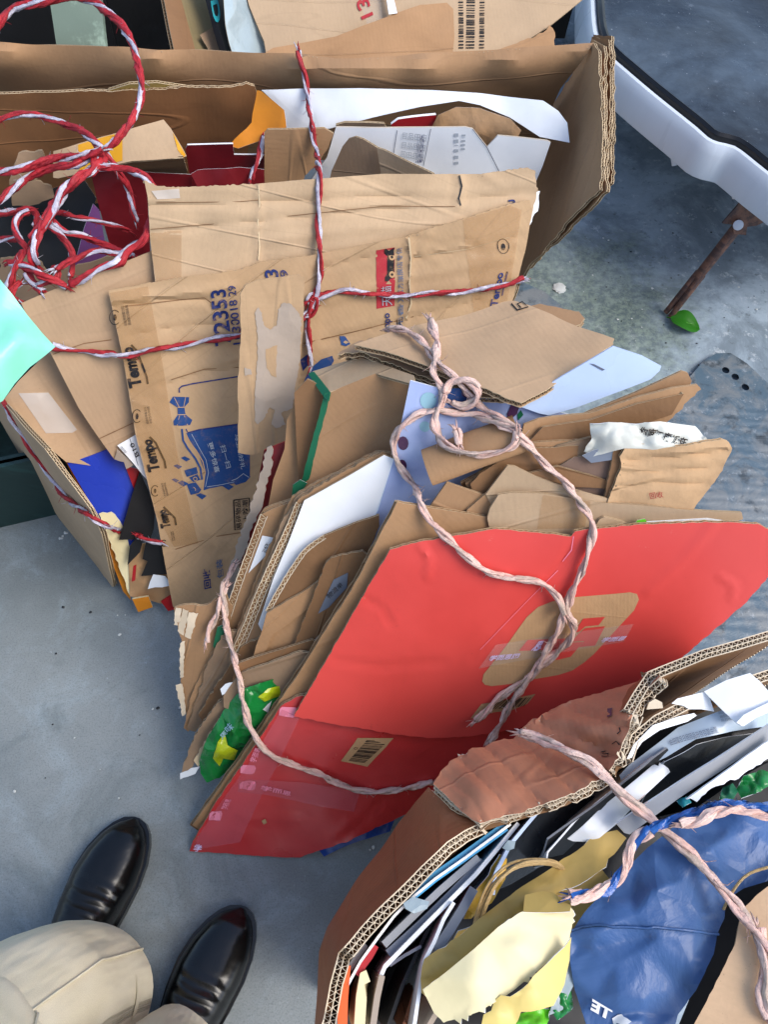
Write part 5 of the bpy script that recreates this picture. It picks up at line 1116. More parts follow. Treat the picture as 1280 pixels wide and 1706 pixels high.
w2 = wall('flap', tin_fn([(722, 1306, .43), (780, 1360, .462), (800, 1372, .472), (870, 1355, .477), (940, 1327, .478), (1016, 1286, .478), (760, 1262, .415), (820, 1240, .405), (862, 1226, .405), (892, 1223, .41), (976, 1260, .452), (748, 1290, .425), (800, 1330, .468), (790, 1285, .44), (850, 1310, .463), (900, 1295, .458), (850, 1260, .43), (910, 1262, .44), (930, 1300, .468)], 14), [(722, 1306), (735, 1285), (762, 1262), (820, 1240), (862, 1226), (892, 1223), (930, 1240), (976, 1260), (1016, 1286), (1000, 1296), (975, 1312), (940, 1328), (905, 1340), (868, 1356), (820, 1366), (800, 1374), (790, 1368), (780, 1360), (760, 1345)], 'rb', th=.011, flute=.0062, dbl=True, rag=.7, crumple=.002, liner=.0011, cap=.0004, cr=[(-.0035, 6, [(762, 1262), (800, 1298), (850, 1350)]), (.003, 8, [(785, 1252), (830, 1290), (878, 1350)]), (-.0035, 6, [(806, 1243), (855, 1285), (905, 1338)]), (-.0035, 6, [(850, 1228), (900, 1262), (958, 1318)]), (.004, 8, [(870, 1224), (920, 1255), (985, 1300)]), (-.003, 5, [(735, 1290), (790, 1330), (805, 1368)])])
w3 = wall('flap', tin_fn([(950, 1205, .43), (1000, 1210, .462), (1010, 1160, .425), (960, 1262, .44), (905, 1200, .41), (862, 1222, .395), (1095, 1118, .44), (1018, 1240, .465), (1015, 1284, .478), (1040, 1235, .483), (1052, 1190, .482), (1090, 1130, .478), (870, 1220, .40), (920, 1185, .40), (1060, 1133, .43), (960, 1235, .445), (975, 1180, .425)]), [(862, 1222), (890, 1200), (920, 1184), (990, 1160), (1060, 1134), (1095, 1118), (1100, 1126), (1080, 1145), (1064, 1165), (1056, 1190), (1050, 1212), (1040, 1240), (1030, 1262), (1018, 1286), (980, 1262), (940, 1240), (900, 1226)], 'rb', th=.011, flute=.0062, dbl=True, rag=.7, crumple=.002, liner=.0011, cap=.0004, cr=[(-.005, 7, [(900, 1206), (960, 1228), (1028, 1262)]), (-.005, 6, [(950, 1182), (1000, 1198), (1046, 1212)]), (.004, 8, [(930, 1195), (980, 1215), (1036, 1236)]), (-.004, 5, [(1000, 1160), (1056, 1172)])])
mb = MB(); S = o_s[w3.name]
for d in (('line', [(1001, 1252), (1008, 1250), (1005, 1256), (1013, 1254), (1014, 1262), (1005, 1262)], 2, 'blacki'), ('line', [(1024, 1242), (1033, 1238), (1036, 1244)], 1.6, 'blacki'), ('line', [(1033, 1212), (1036, 1220), (1031, 1224)], 2, 'blacki'), ('line', [(1042, 1186), (1048, 1178)], 2, 'blacki'), ('line', [(1058, 1158), (1060, 1165)], 2, 'blacki'), ('poly', [(1016, 1186), (1024, 1184), (1023, 1197), (1014, 1198)], 'brownp', .0009, 8)): decal(mb, S, d)
obj('handwriting', mb, w3, occl=False, sharp=0)
def cstand(nm, top, drop, mat, lb, **kw): return stand(nm, top, drop, mat, lb, **kw)
# inner walls reaching the floor
inr = empty('x', (0, 0, 0), 'x', 'x'); bpy.data.objects.remove(inr)
stand('inner_wall', [(536, 1730, .452), (552, 1640, .452), (565, 1590, .452), (645, 1507, .452), (750, 1405, .452), (805, 1376, .455), (942, 1334, .46), (1012, 1292, .46), (1050, 1215, .465), (1085, 1145, .465)], .45, 'k4', parent=near, th=.004)
stand('back_wall', [(1056, 1192, .482), (1090, 1136, .478), (1180, 1097, .472), (1300, 1062, .468)], .46, 'k4', parent=near, th=.010, flute=.0062, dbl=True, lean=(0, -.02), med='edge2', back='rb2', liner=.0011, cap=.0004)
stand('back_wall', [(1040, 1262, .47), (1054, 1224, .474), (1090, 1192, .472), (1150, 1160, .468), (1300, 1108, .464)], .45, 'k4', parent=near, th=.010, flute=.0062, dbl=True, med='edge2', liner=.0011, cap=.0004)
wall('torn_tab', [(1075, 1175, .474), (1106, 1178, .474), (1090, 1160, .478)], [(1078, 1182), (1082, 1170), (1092, 1164), (1104, 1170), (1106, 1180)], 'edge2', th=.002, flute=None)
sheet('gap_filler', [(570, 1730), (575, 1640), (600, 1580), (700, 1490), (830, 1385), (1000, 1310), (1060, 1220), (1300, 1130), (1300, 1350), (1100, 1420), (960, 1560), (980, 1730)], [(570, 1700, .34), (1000, 1310, .36), (1290, 1200, .36)], 'black', label='black filler sheet added to darken the gaps inside the near carton', cat='liner', crumple=.02, cs=9, **PAPER)  # added sheet, deepens the dark between the standing papers
# papers standing inside, from the rim inwards
def st(nm, top, mat, lb, cat='sheet', th=.0025, drop=.3, z=.44, **kw):
    return stand(nm, [(p[0], p[1], p[2] if len(p) > 2 else z) for p in top], drop, mat, lb, cat=cat, th=th, **kw)
st('cardboard_sheet', [(596, 1562), (650, 1510), (700, 1462), (770, 1402)], 'k4', 'shaded brown sheet lining the inside of the near carton wall', 'cardboard', th=.003, z=.435)
st('cardboard_sheet', [(600, 1572), (650, 1522), (690, 1478), (740, 1436)], 'rb2', 'rust brown sheet edge beside the blue sheet end', 'cardboard', th=.002, z=.44)
st('blue_sheet', [(680, 1488), (720, 1455), (770, 1418), (838, 1369)], 'skyb', 'bright sky blue sheet edge along the near carton wall', th=.008, z=.448)
st('white_sheet', [(576, 1640), (598, 1600), (628, 1560), (655, 1525), (684, 1496), (725, 1463), (775, 1428), (850, 1371)], 'white', 'long thin white sheet edge beside the sky blue sheet', th=.0022, z=.452)
st('magenta_sheet', [(590, 1620), (612, 1590), (622, 1572)], 'redcard', 'short crimson sheet edge at the lower left of the near carton', th=.005, z=.448)
st('grey_sheet', [(637, 1570), (680, 1528), (730, 1480), (795, 1424)], 'grey', 'upper of two grey plastic sheet edges in the near carton', th=.006, z=.445)
st('grey_sheet', [(642, 1582), (700, 1530), (750, 1482), (802, 1430)], 'grey2', 'lower of two grey plastic sheet edges in the near carton', th=.006, z=.442)
sheet('plastic_clip', [(672, 1505), (688, 1494), (716, 1502), (712, 1514), (690, 1522), (676, 1514)], [(672, 1505, .463), (716, 1502, .463), (690, 1522, .463)], 'cyanf', label='small translucent clip holding two grey sheets', cat='clip', flute=None, th=.006, edge='cyanf', crumple=.003)
st('white_sheet', [(630, 1630), (640, 1608), (690, 1558), (735, 1512), (790, 1455), (862, 1369)], 'white', 'white sheet with a crimson back crossing the middle of the near carton', th=.0035, z=.45, back='redcard')
st('green_leaflet', [(588, 1578), (602, 1562), (618, 1546)], 'green', 'dark green leaflet edge near the carton corner', 'leaflet', th=.004, z=.44)
st('grey_sheet', [(578, 1610), (590, 1592), (606, 1570)], 'grey', 'short pale grey sheet edge by the carton corner', th=.005, z=.445)
st('orange_card', [(563, 1712), (565, 1660), (569, 1608)], 'orange2', 'bright orange card edge along the lower left carton wall', 'card', th=.008, z=.452)
st('cream_board', [(588, 1716), (592, 1660), (600, 1620), (610, 1615)], 'cream', 'thick cream board edge right of the orange card', 'board', th=.009, z=.452)
st('cream_board', [(616, 1716), (624, 1660), (632, 1624)], 'pulp', 'thin greyish cream board edge, second right of the orange card', 'board', th=.005, z=.455)
st('blue_grey_sheet', [(648, 1605), (672, 1588), (700, 1572)], 'grey2', 'short blue grey sheet edge in the dark middle of the near carton', z=.44)
st('white_sheet', [(688, 1716), (698, 1650), (706, 1600), (722, 1568), (738, 1530), (755, 1502)], 'white', 'white sheet edge standing left of the yellow wrapping paper', th=.003, z=.455)
st('blue_grey_sheet', [(722, 1578), (745, 1545), (765, 1510), (783, 1475)], 'grey2', 'blue grey folded sheet left of the yellow plastic', th=.008, z=.447)
st('black_sheet', [(640, 1716), (668, 1640), (700, 1570), (725, 1520)], 'black', 'black sheet standing in the middle of the near carton', th=.003, z=.43, drop=.35)
st('black_sheet', [(660, 1590), (720, 1530), (790, 1470), (830, 1420)], 'black', 'black sheet behind the white sheet with the crimson back', th=.003, z=.43, drop=.35)
st('brown_sheet', [(668, 1716), (690, 1650), (712, 1600)], 'rb2', 'rust brown sheet standing near the bottom edge of the photo', th=.004, z=.42, drop=.35)
st('white_sheet', [(706, 1716), (722, 1690), (735, 1672)], 'pulp', 'pale sheet edge just below the yellow wrapping paper', th=.004, z=.455)
# dark folders and white pieces, upper right
sheet('black_folder', [(822, 1480), (828, 1450), (850, 1405), (880, 1365), (905, 1342), (955, 1322), (990, 1326), (985, 1345), (930, 1410), (895, 1445), (850, 1470)], [(822, 1480, .43), (900, 1345, .45), (985, 1345, .40)], 'black2', label='glossy black folder below the russet flap', cat='folder', crumple=.006, cs=10, flute=None, th=.002, edge='grey')
st('blue_grey_sheet', [(820, 1490), (824, 1455), (850, 1405), (897, 1350)], 'bluew', 'pale blue sheet edge bounding the glossy black folder', th=.003, z=.458)
o = sheet('clear_film', [(838, 1412), (846, 1400), (858, 1402), (856, 1414), (846, 1418)], [(838, 1412, .465), (858, 1402, .465), (846, 1418, .465)], 'cyanf', label='tiny knotted clear film on the pale blue sheet edge', cat='film', crumple=.01, cs=60, **PAPER)
sheet('black_folder', [(905, 1432), (915, 1400), (1000, 1335), (1088, 1262), (1112, 1246), (1116, 1255), (1095, 1275), (1010, 1355), (940, 1425)], [(905, 1432, .44), (1112, 1246, .455), (1010, 1360, .43)], 'black', label='black folder with a rounded end beside the white rolled sheet', cat='folder', flute=None, th=.002, edge='grey')
st('white_sheet', [(908, 1440), (912, 1418), (960, 1365), (1030, 1308), (1088, 1258)], 'white', 'very thin white edge left of the black folder', th=.0015, z=.455)
S_t = tps_fn([(u, v, .446) for u, v in ((952, 1398), (1000, 1350), (1094, 1270), (975, 1402), (1045, 1360), (1118, 1288))]+[(u, v, .462) for u, v in ((985, 1378), (1040, 1330), (1100, 1280))])
sheet('rolled_white_paper', [(946, 1398), (962, 1385), (1000, 1348), (1060, 1298), (1090, 1272), (1098, 1275), (1100, 1267), (1108, 1266), (1118, 1286), (1080, 1322), (1030, 1372), (1000, 1397), (975, 1403), (955, 1402)], S_t, 'white', label='white rolled paper beside the pink rope in the near carton', cat='paper', sharp=0, flute=None, th=.001, edge='white', amp=.001)
sheet('pale_blue_plastic', [(1032, 1292), (1048, 1275), (1095, 1240), (1130, 1213), (1200, 1185), (1290, 1155), (1290, 1208), (1220, 1218), (1160, 1232), (1110, 1262), (1060, 1285), (1035, 1300)], tps_fn([(1032, 1292, .44), (1130, 1213, .45), (1290, 1155, .45), (1290, 1208, .44), (1110, 1262, .45), (1200, 1210, .462)]), 'cyanf' and paper('pale_blue_plastic', 'a8b8c6', crease=.5, rough=.25), dec=lines([(1118, 1246), (1196, 1222), (1190, 1208), (1112, 1232)], 1, 'greyi')+lines([(1200, 1204), (1222, 1200), (1218, 1180), (1194, 1186)], 3, 'greyi'), label='pale blue grey printed plastic sheet under the white flaps', cat='plastic sheet', crumple=.003, cs=9, **PAPER)
st('teal_folder', [(1090, 1285), (1150, 1250), (1230, 1225), (1300, 1215)], 'black2', 'dark teal folder below the pale blue plastic', 'folder', th=.01, z=.43)
sheet('dark_folder', [(1060, 1350), (1110, 1270), (1160, 1240), (1290, 1215), (1290, 1235), (1150, 1320), (1060, 1372)], [(1060, 1350, .42), (1290, 1215, .43), (1150, 1320, .41)], 'black2', label='dark glossy panel between the rolled paper and the grey strip', cat='folder', crumple=.005, **PAPER)
sheet('white_card_flap', [(1044, 1264), (1056, 1240), (1088, 1208), (1130, 1194), (1156, 1188), (1160, 1192), (1145, 1202), (1100, 1216), (1070, 1236), (1052, 1262)], [(1044, 1264, .47), (1088, 1208, .474), (1160, 1192, .468)], 'white', label='narrow white flap curling at the inside corner of the near carton', cat='card', crumple=.004, **PAPER)
sheet('kraft_flap', [(1060, 1236), (1090, 1200), (1120, 1178), (1145, 1182), (1148, 1194), (1100, 1206), (1075, 1222)], [(1060, 1236, .462), (1120, 1178, .468), (1148, 1194, .464)], 'k5', label='grey brown flap behind the narrow white flap', cat='cardboard', **PAPER)
sheet('white_card_flap', [(1120, 1172), (1130, 1164), (1172, 1154), (1182, 1156), (1192, 1186), (1170, 1182), (1150, 1182), (1140, 1176)], [(1120, 1172, .474), (1182, 1156, .476), (1192, 1186, .468)], 'white', label='middle white flap next to the triangular gap', cat='card', **PAPER)
o = sheet('white_card_flap', [(1174, 1152), (1210, 1134), (1250, 1122), (1266, 1135), (1292, 1164), (1290, 1172), (1256, 1190), (1238, 1210), (1230, 1206), (1208, 1186)], tps_fn([(1174, 1152, .478), (1250, 1122, .482), (1290, 1168, .486), (1235, 1208, .482), (1230, 1165, .485)]), 'white', label='largest white flap sticking up at the right edge', cat='card', flute=None, th=.0012, edge='white')
sheet('white_card_flap', [(1228, 1204), (1240, 1192), (1256, 1184), (1292, 1166), (1292, 1184), (1262, 1196), (1240, 1210)], [(1228, 1204, .489), (1292, 1166, .49), (1292, 1184, .475)], 'white', label='folded lip of white card below the largest white flap', cat='card', **PAPER)
sheet('grey_card_strip', [(1028, 1372), (1060, 1350), (1150, 1292), (1240, 1234), (1292, 1200), (1292, 1226), (1220, 1272), (1130, 1332), (1050, 1390), (1042, 1388)], [(1028, 1372, .468), (1292, 1200, .47), (1050, 1390, .46)], 'grey', label='long light grey card strip crossing to the right edge', cat='card', th=.002, flute=None, edge='white', amp=.001)
sheet('torn_white_board', [(1145, 1332), (1165, 1318), (1200, 1292), (1240, 1262), (1292, 1226), (1292, 1258), (1260, 1275), (1235, 1292), (1200, 1308), (1180, 1318), (1162, 1336), (1152, 1330)], [(1145, 1332, .470), (1292, 1226, .474), (1292, 1262, .466)], 'white', label='white board torn along one side next to the blue mailer', cat='board', rag=2.5, ragedges={5, 6, 7, 8, 9}, th=.002, flute=None, edge='white')
st('black_sheet', [(1100, 1360), (1160, 1345), (1220, 1300), (1300, 1260)], 'black', 'black sheet below the torn white board', th=.006, z=.44)
for p, lb, m_ in (([(1228, 1315), (1240, 1292), (1270, 1284), (1286, 1290), (1292, 1305), (1260, 1322), (1236, 1330)], 'green film bulge at the right edge above the blue mailer', 'gfilm'), ([(1200, 1330), (1205, 1312), (1222, 1305), (1232, 1318), (1225, 1330)], 'small dark green film fold above the blue mailer', 'green'), ([(1128, 1335), (1145, 1328), (1152, 1338), (1138, 1345)], 'small teal scrap by the torn white board', 'teal'), ([(850, 1712), (866, 1690), (900, 1678), (918, 1680), (915, 1700), (905, 1716)], 'lime green film lump at the bottom edge below the yellow wrapping', 'lime'), ([(915, 1680), (930, 1650), (952, 1640), (955, 1680), (930, 1700)], 'dark green film fold left of the blue mailer', 'gfilm')):
    cx = sum(a for a, b in p)/len(p); cy = sum(b for a, b in p)/len(p)
    sheet('plastic_film', p, crinkle(tps_fn([(*p[0], .455), (*p[len(p)//3], .455), (*p[2*len(p)//3], .455), (cx, cy, .462)]), p, 14, .006, 1., int(cx)), m_, label=lb, cat='film', crumple=.001, cs=26, step=4, **PAPER)
# yellow plastic, wrapping papers, straw handles
sheet('yellow_plastic', [(772, 1530), (790, 1490), (815, 1440), (832, 1422), (842, 1428), (838, 1460), (815, 1500), (785, 1530)], [(772, 1530, .43), (840, 1430, .445), (800, 1530, .42)], 'ykraft' and film('yellow_film', 'd3a32a', rough=.35, bs=20), label='crinkled yellow plastic left of the straw handles', cat='plastic', crumple=.014, cs=22, **PAPER)
sheet('yellow_plastic', [(738, 1590), (760, 1545), (785, 1540), (788, 1560), (768, 1570), (762, 1588), (742, 1600)], [(738, 1590, .43), (785, 1540, .44), (762, 1588, .425)], bpy.data.materials['yellow_film'], label='lower scrap of yellow plastic above the wrapping paper edge', cat='plastic', crumple=.012, cs=22, **PAPER)
S_y = tin_fn([(705, 1655, .455), (720, 1585, .455), (860, 1485, .455), (1012, 1384, .45), (1040, 1402, .45), (880, 1520, .455), (760, 1600, .458), (740, 1600, .47), (870, 1500, .474), (1020, 1397, .466), (715, 1620, .468), (980, 1440, .455)])
S_y = crinkle(S_y, [(704, 1655), (700, 1630), (708, 1600), (730, 1583), (762, 1562), (800, 1530), (860, 1485), (940, 1428), (1005, 1388), (1030, 1382), (1044, 1396), (1035, 1412), (1000, 1450), (940, 1480), (880, 1520), (800, 1580), (730, 1640)], 40, .003, 2., 8)
sheet('yellow_wrapping', [(704, 1655), (700, 1630), (708, 1600), (730, 1583), (762, 1562), (800, 1530), (860, 1485), (940, 1428), (1005, 1388), (1030, 1382), (1044, 1396), (1035, 1412), (1000, 1450), (940, 1480), (880, 1520), (800, 1580), (730, 1640), (715, 1662)], S_y, 'ykraft', label='long ochre roll of wrapping paper slanting across the near carton', cat='paper', crumple=.004, cs=12, amp=.004, **PAPER)
sheet('yellow_wrapping', [(880, 1500), (940, 1470), (1000, 1445), (1020, 1470), (960, 1560), (950, 1620), (900, 1560)], [(880, 1500, .44), (1020, 1450, .445), (950, 1620, .43)], 'ykraft', label='ochre paper layer in the gap beside the blue mailer', cat='paper', crumple=.01, cs=12, **PAPER)
S_k = tin_fn([(704, 1650, .475), (730, 1630, .486), (800, 1568, .49), (872, 1518, .488), (952, 1506, .478), (957, 1560, .472), (905, 1612, .484), (800, 1690, .484), (735, 1708, .472), (790, 1640, .497), (870, 1572, .495), (880, 1545, .484), (948, 1532, .486), (760, 1665, .484), (840, 1640, .486)], 12)
sheet('cream_wrapping', [(704, 1650), (730, 1630), (780, 1590), (830, 1545), (872, 1518), (915, 1506), (950, 1506), (957, 1530), (952, 1565), (940, 1580), (905, 1612), (860, 1650), (800, 1688), (770, 1700), (738, 1706), (722, 1690)], S_k, 'cream', label='smooth cream wrapping paper, largest pale face in the near carton', cat='paper', crumple=.001, cs=20, amp=.002, sc_=12, step=8, **PAPER)
sheet('cream_wrapping', [(872, 1520), (875, 1492), (905, 1482), (925, 1486), (935, 1500), (952, 1508), (950, 1520), (912, 1522)], [(872, 1520, .487), (935, 1490, .48), (952, 1520, .49)], 'ykraft', label='folded tan end of the cream wrapping paper', cat='paper', crumple=.008, cs=14, **PAPER)
S_m = tin_fn([(805, 1716, .475), (840, 1665, .485), (905, 1610, .492), (952, 1560, .488), (950, 1600, .472), (925, 1680, .47), (870, 1690, .48), (900, 1650, .494)])
sheet('yellow_paper', [(805, 1716), (808, 1690), (840, 1665), (880, 1638), (908, 1608), (942, 1578), (953, 1562), (950, 1600), (940, 1640), (922, 1674), (900, 1680), (868, 1684), (850, 1716)], crinkle(S_m, [(805, 1716), (808, 1690), (840, 1665), (880, 1638), (908, 1608), (942, 1578), (953, 1562), (950, 1600), (940, 1640), (922, 1674), (900, 1680), (868, 1684), (850, 1716)], 22, .006, 2., 4), paper('pale_yellow_paper', 'dfc878', crease=1, dirt=.3), label='pale yellow folded paper below the cream wrapping', cat='paper', crumple=.008, cs=12, amp=.003, **PAPER)
sheet('clear_film', [(930, 1600), (948, 1590), (952, 1640), (935, 1680), (915, 1690)], [(930, 1600, .46), (950, 1590, .46), (930, 1690, .455)], 'cyanf', label='greyish clear film squeezed beside the blue mailer', cat='film', crumple=.012, cs=18, **PAPER)
mb = MB()
for k, (dx, dz) in enumerate(((0, 0), (6, .004), (-5, .002))):
    pp = aired([(794+dx, 1548, .43+dz), (802+dx, 1515, .455+dz), (822+dx, 1475-k*3, .47+dz), (855+dx, 1447-k*4, .477+dz), (890, 1438-k*3, .475+dz), (925, 1440-k*2, .46+dz), (940, 1452, .44+dz)])
    strand(mb, pp, .0035-.0005*k, 'ropeK', 6, flat=.5)
obj('straw_handle', mb, None, 'looped straw coloured bag handles beside the ochre roll', 'handle', occl=False)
# blue mailer
S_b0 = tps_fn([(952, 1560, .470), (1005, 1490, .466), (1080, 1412, .462), (1180, 1352, .458), (1300, 1335, .458), (1300, 1450, .464), (1215, 1495, .460), (1196, 1556, .470), (1178, 1615, .472), (1120, 1716, .468), (985, 1730, .468), (958, 1640, .464), (1075, 1550, .486), (1070, 1630, .482), (1060, 1690, .480), (1120, 1470, .484), (1190, 1420, .480)])
MP = [(951, 1556), (975, 1520), (1005, 1488), (1045, 1446), (1080, 1412), (1130, 1372), (1180, 1352), (1230, 1345), (1300, 1332), (1300, 1462), (1240, 1480), (1210, 1500), (1208, 1530), (1196, 1557), (1190, 1590), (1178, 1616), (1160, 1650), (1130, 1690), (1118, 1730), (985, 1730), (972, 1690), (958, 1650), (950, 1600)]
S_b = crinkle(S_b0, MP, 70, .005, 2., 5)
bm_ = sheet('plastic_mailer', [(951, 1556), (975, 1520), (1005, 1488), (1045, 1446), (1080, 1412), (1130, 1372), (1180, 1352), (1230, 1345), (1300, 1332), (1300, 1462), (1240, 1480), (1210, 1500), (1208, 1530), (1196, 1557), (1190, 1590), (1178, 1616), (1160, 1650), (1130, 1690), (1118, 1730), (985, 1730), (972, 1690), (958, 1650), (950, 1600)], S_b, 'bag', crumple=.0015, cs=30, amp=.001, step=6, flute=None, th=.001, edge='bag', sharp=0,
      dec=[('text', 'TE', [(1016, 1700), (984, 1682), (988, 1664), (1022, 1682)], 'whitei', .05), ('poly', [(1020, 1696), (1034, 1688), (1040, 1696), (1052, 1702), (1040, 1708), (1030, 1706), (1026, 1712)], 'whitei', .0011, 6)],
      label='crumpled blue plastic mailer with white lettering at the bottom right', cat='mailer')
mb = MB(); S = o_s[bm_.name]
pts = [S.at(u, v, .0015)[0] for u, v in [tuple(q[:2]) for q in catmull([(953, 1552, 0), (980, 1545, 0), (1020, 1543, 0), (1080, 1545, 0), (1140, 1550, 0), (1196, 1556, 0)], 8)]]
strand(mb, pts, .0011, 'bag', 6, flat=1.); obj('seam', mb, bm_, occl=False)
sheet('cardboard_sheet', [(1178, 1572), (1190, 1520), (1235, 1475), (1330, 1440), (1330, 1560), (1300, 1730), (1200, 1760), (1110, 1760), (1150, 1660)], [(1180, 1572, .40), (1268, 1490, .42), (1130, 1730, .40)], 'black', flute=None, th=.002, edge='black', label='dark inner layer in the gap right of the blue mailer')
sheet('cardboard_sheet', [(1240, 1512), (1262, 1490), (1300, 1462), (1340, 1440), (1340, 1760), (1140, 1760), (1150, 1722), (1172, 1680), (1205, 1615), (1226, 1572), (1232, 1540)], [(1240, 1512, .485), (1300, 1462, .485), (1172, 1690, .50)], kraft('kraft_peach', 'd6b28c', crease=.3, dirt=.2), back='k4', edge='edge', th=.009, flute=.0062, dbl=True, cap=.0004, rag=.8, label='smooth peach board with grimy fluted edge in the bottom right corner', amp=.003)
# ================================================================== ropes
def rope_obj(name, segs, r, mats, label, cat='rope', pitch=.05, lift=1., group=None):
    mb = MB(); tree = bvh()
    for sg in segs:
        rr = r
        if isinstance(sg, dict): rr = sg.get('r', r); air = sg.get('air'); win = sg.get('win', 2); px = sg['p']; lf = sg.get('lift', lift)
        else: px = sg; air = False; win = 2; lf = lift
        path = aired(px) if air else draped([(a, b, 0) for a, b in px], rr, tree, lf, win)
        rope(mb, path, rr, mats, pitch)
    return obj(name, mb, None, label, cat, occl=False, sharp=0)
RW = ('ropeR', 'ropeW', 'ropeR')
rope_obj('tied_rope', [[(497, 84), (500, 98), (508, 130), (513, 160), (520, 215), (528, 260), (533, 300), (531, 350), (532, 400), (534, 450), (527, 490), (517, 515), (513, 540), (515, 575), (518, 612)],
                       [(520, 500), (540, 492), (570, 484), (600, 487), (640, 492), (680, 492), (720, 488), (760, 487), (800, 482), (850, 473), (874, 465)],
                       [(86, 576), (110, 583), (150, 586), (185, 592), (215, 592), (260, 582), (300, 577), (340, 568), (400, 558), (450, 545), (505, 527), (520, 512)],
                       [(512, 528), (524, 518), (530, 500), (520, 490), (512, 505)],
                       [(418, 300), (422, 285), (432, 262), (437, 232), (440, 226)]], .0046, ('ropeR', 'ropeW'), 'taut red and white twisted rope tying the far bundle crosswise', pitch=.1)
rope_obj('tied_rope', [[(0, 660), (15, 690), (40, 730), (62, 765), (85, 795), (110, 830), (140, 852), (165, 870), (192, 882)], dict(p=[on((TEM, .019), 190, 881), on((TEM, .036), 203, 886), on((TEM, .036), 222, 891), on((TEM, .012), 233, 895)], air=True), [(231, 894), (245, 900), (272, 905)]], .0042, ('ropeR', 'ropeW'), 'red and white rope running down the left end of the far bundle', pitch=.085)
tg = []
def T(*p, r=.0048, air=True): tg.append(dict(p=list(p), r=r, air=air))
T((-20, 60, .52), (0, 38, .53), (20, 14, .54), (60, 6, .55), (110, -4, .56), (150, 2, .56), (185, 24, .56), (215, 62, .555), (230, 110, .55), (236, 150, .54), (226, 190, .53), (205, 222, .52), (182, 244, .51), (155, 262, .50), (120, 276, .50), (80, 280, .49), (45, 296, .48), (15, 320, .47), (-20, 350, .46), r=.0052)
T((-20, 212, .49), (0, 200, .495), (25, 191, .50), (60, 192, .50), (95, 202, .50), (130, 216, .505), (158, 238, .51), (175, 252, .505), (190, 275, .49), (205, 300, .47), (216, 320, .45), (220, 345, .44), (226, 368, .42))
T((172, 250, .515), (150, 256, .51), (125, 262, .505), (100, 262, .50), (60, 272, .495), (30, 282, .49), (-20, 290, .48), r=.0055)
T((172, 258, .50), (165, 275, .50), (140, 290, .495), (115, 308, .49), (98, 335, .48), (80, 360, .475), (65, 385, .47), (55, 420, .46), (60, 440, .44), r=.0066)
T((160, 262, .505), (155, 283, .50), (125, 300, .50), (100, 325, .49), (88, 350, .48), (72, 375, .475), (50, 400, .46), r=.0056)
T((150, 283, .495), (175, 278, .50), (205, 280, .50), (235, 290, .50), (252, 308, .495), (262, 330, .49), (262, 350, .485), (250, 372, .48), (243, 395, .475), (228, 408, .47), (210, 418, .465), (195, 438, .46), (165, 448, .455), (140, 462, .45), (115, 475, .44), r=.0054)
T((-20, 352, .44), (10, 355, .445), (30, 352, .45), (50, 350, .45), (62, 360, .45), (58, 378, .445))
T((88, 354, .44), (105, 355, .44), (125, 363, .44), (150, 366, .435), (175, 372, .43), (198, 378, .42), (216, 385, .41), r=.004)
T((82, 365, .45), (95, 375, .45), (108, 388, .445), (135, 392, .44), (160, 402, .435), (182, 412, .435), (205, 422, .44), (225, 428, .44), r=.0048)
T((76, 372, .455), (92, 385, .45), (108, 400, .45), (118, 420, .44), (120, 440, .435), (116, 462, .43), r=.0044)
T((48, 352, .46), (32, 358, .46), (24, 375, .455), (30, 395, .45), (40, 408, .45), (52, 425, .44), (62, 445, .435), r=.005)
T((92, 448, .455), (108, 440, .455), (130, 430, .45), (148, 420, .45), (170, 418, .445), (190, 424, .445), (215, 428, .44), r=.0045)
T((14, 438, .44), (35, 442, .445), (55, 450, .45), (75, 462, .45), (95, 470, .445), (112, 478, .44), r=.005)
T((10, 480, .43), (18, 462, .44), (24, 445, .445), (36, 425, .45), (38, 418, .445), (28, 432, .44), (22, 455, .435), (20, 475, .43), r=.0046)
T((-20, 402, .42), (0, 400, .42), (28, 396, .43), r=.004)
T((45, 455, .44), (52, 470, .435), (65, 480, .43), (72, 488, .43), r=.006)
T((62, 475, .435), (80, 470, .44), (95, 462, .445), (92, 445, .45), (84, 455, .44), r=.004)
T((30, 500, .42), (15, 495, .425), (25, 478, .43), (38, 470, .43), r=.0042)
mbt = MB()
for sg in tg: rope(mbt, aired(sg['p']), sg['r']*.95, ('ropeR', 'ropeW', 'ropeR'), .1)
obj('tangled_rope', mbt, None, 'loose tangle of red and white twisted rope with a tall loop, top left', 'rope', occl=False, sharp=0)
# the scrap over the rope
sheet('torn_cardboard', [(400, 490), (409, 475), (428, 467), (500, 458), (507, 462), (506, 540), (500, 620), (490, 680), (474, 737), (420, 758), (397, 754), (396, 640), (401, 560)], [(400, 490, .475), (507, 462, .48), (410, 755, .315)], 'k1', label='tall torn scrap with a pale peeled patch standing over the tissue carton', rag=1, th=.005, flute=.006, amp=.002,
      dec=[('poly', [(180+x/3.709, 440+y/3.709) for x, y in ((930, 265), (905, 300), (920, 400), (925, 560), (915, 700), (905, 860), (905, 960), (925, 990), (960, 960), (1000, 885), (1030, 900), (1010, 990), (1040, 1015), (1100, 990), (1070, 920), (1140, 890), (1165, 720), (1190, 560), (1195, 330), (1170, 290), (1130, 245), (1080, 240), (1050, 280), (1040, 380), (1000, 405), (960, 370), (950, 300))], 'pulp', .001, 7, 1.2), ('poly', [(180+x/3.709, 440+y/3.709) for x, y in ((975, 525), (1045, 500), (1040, 700), (1010, 690), (980, 640))], 'k1', .0014, 8, 1), ('poly', [(407, 612), (418, 615), (420, 624), (408, 626)], 'pulp', .001, 6, 1)])
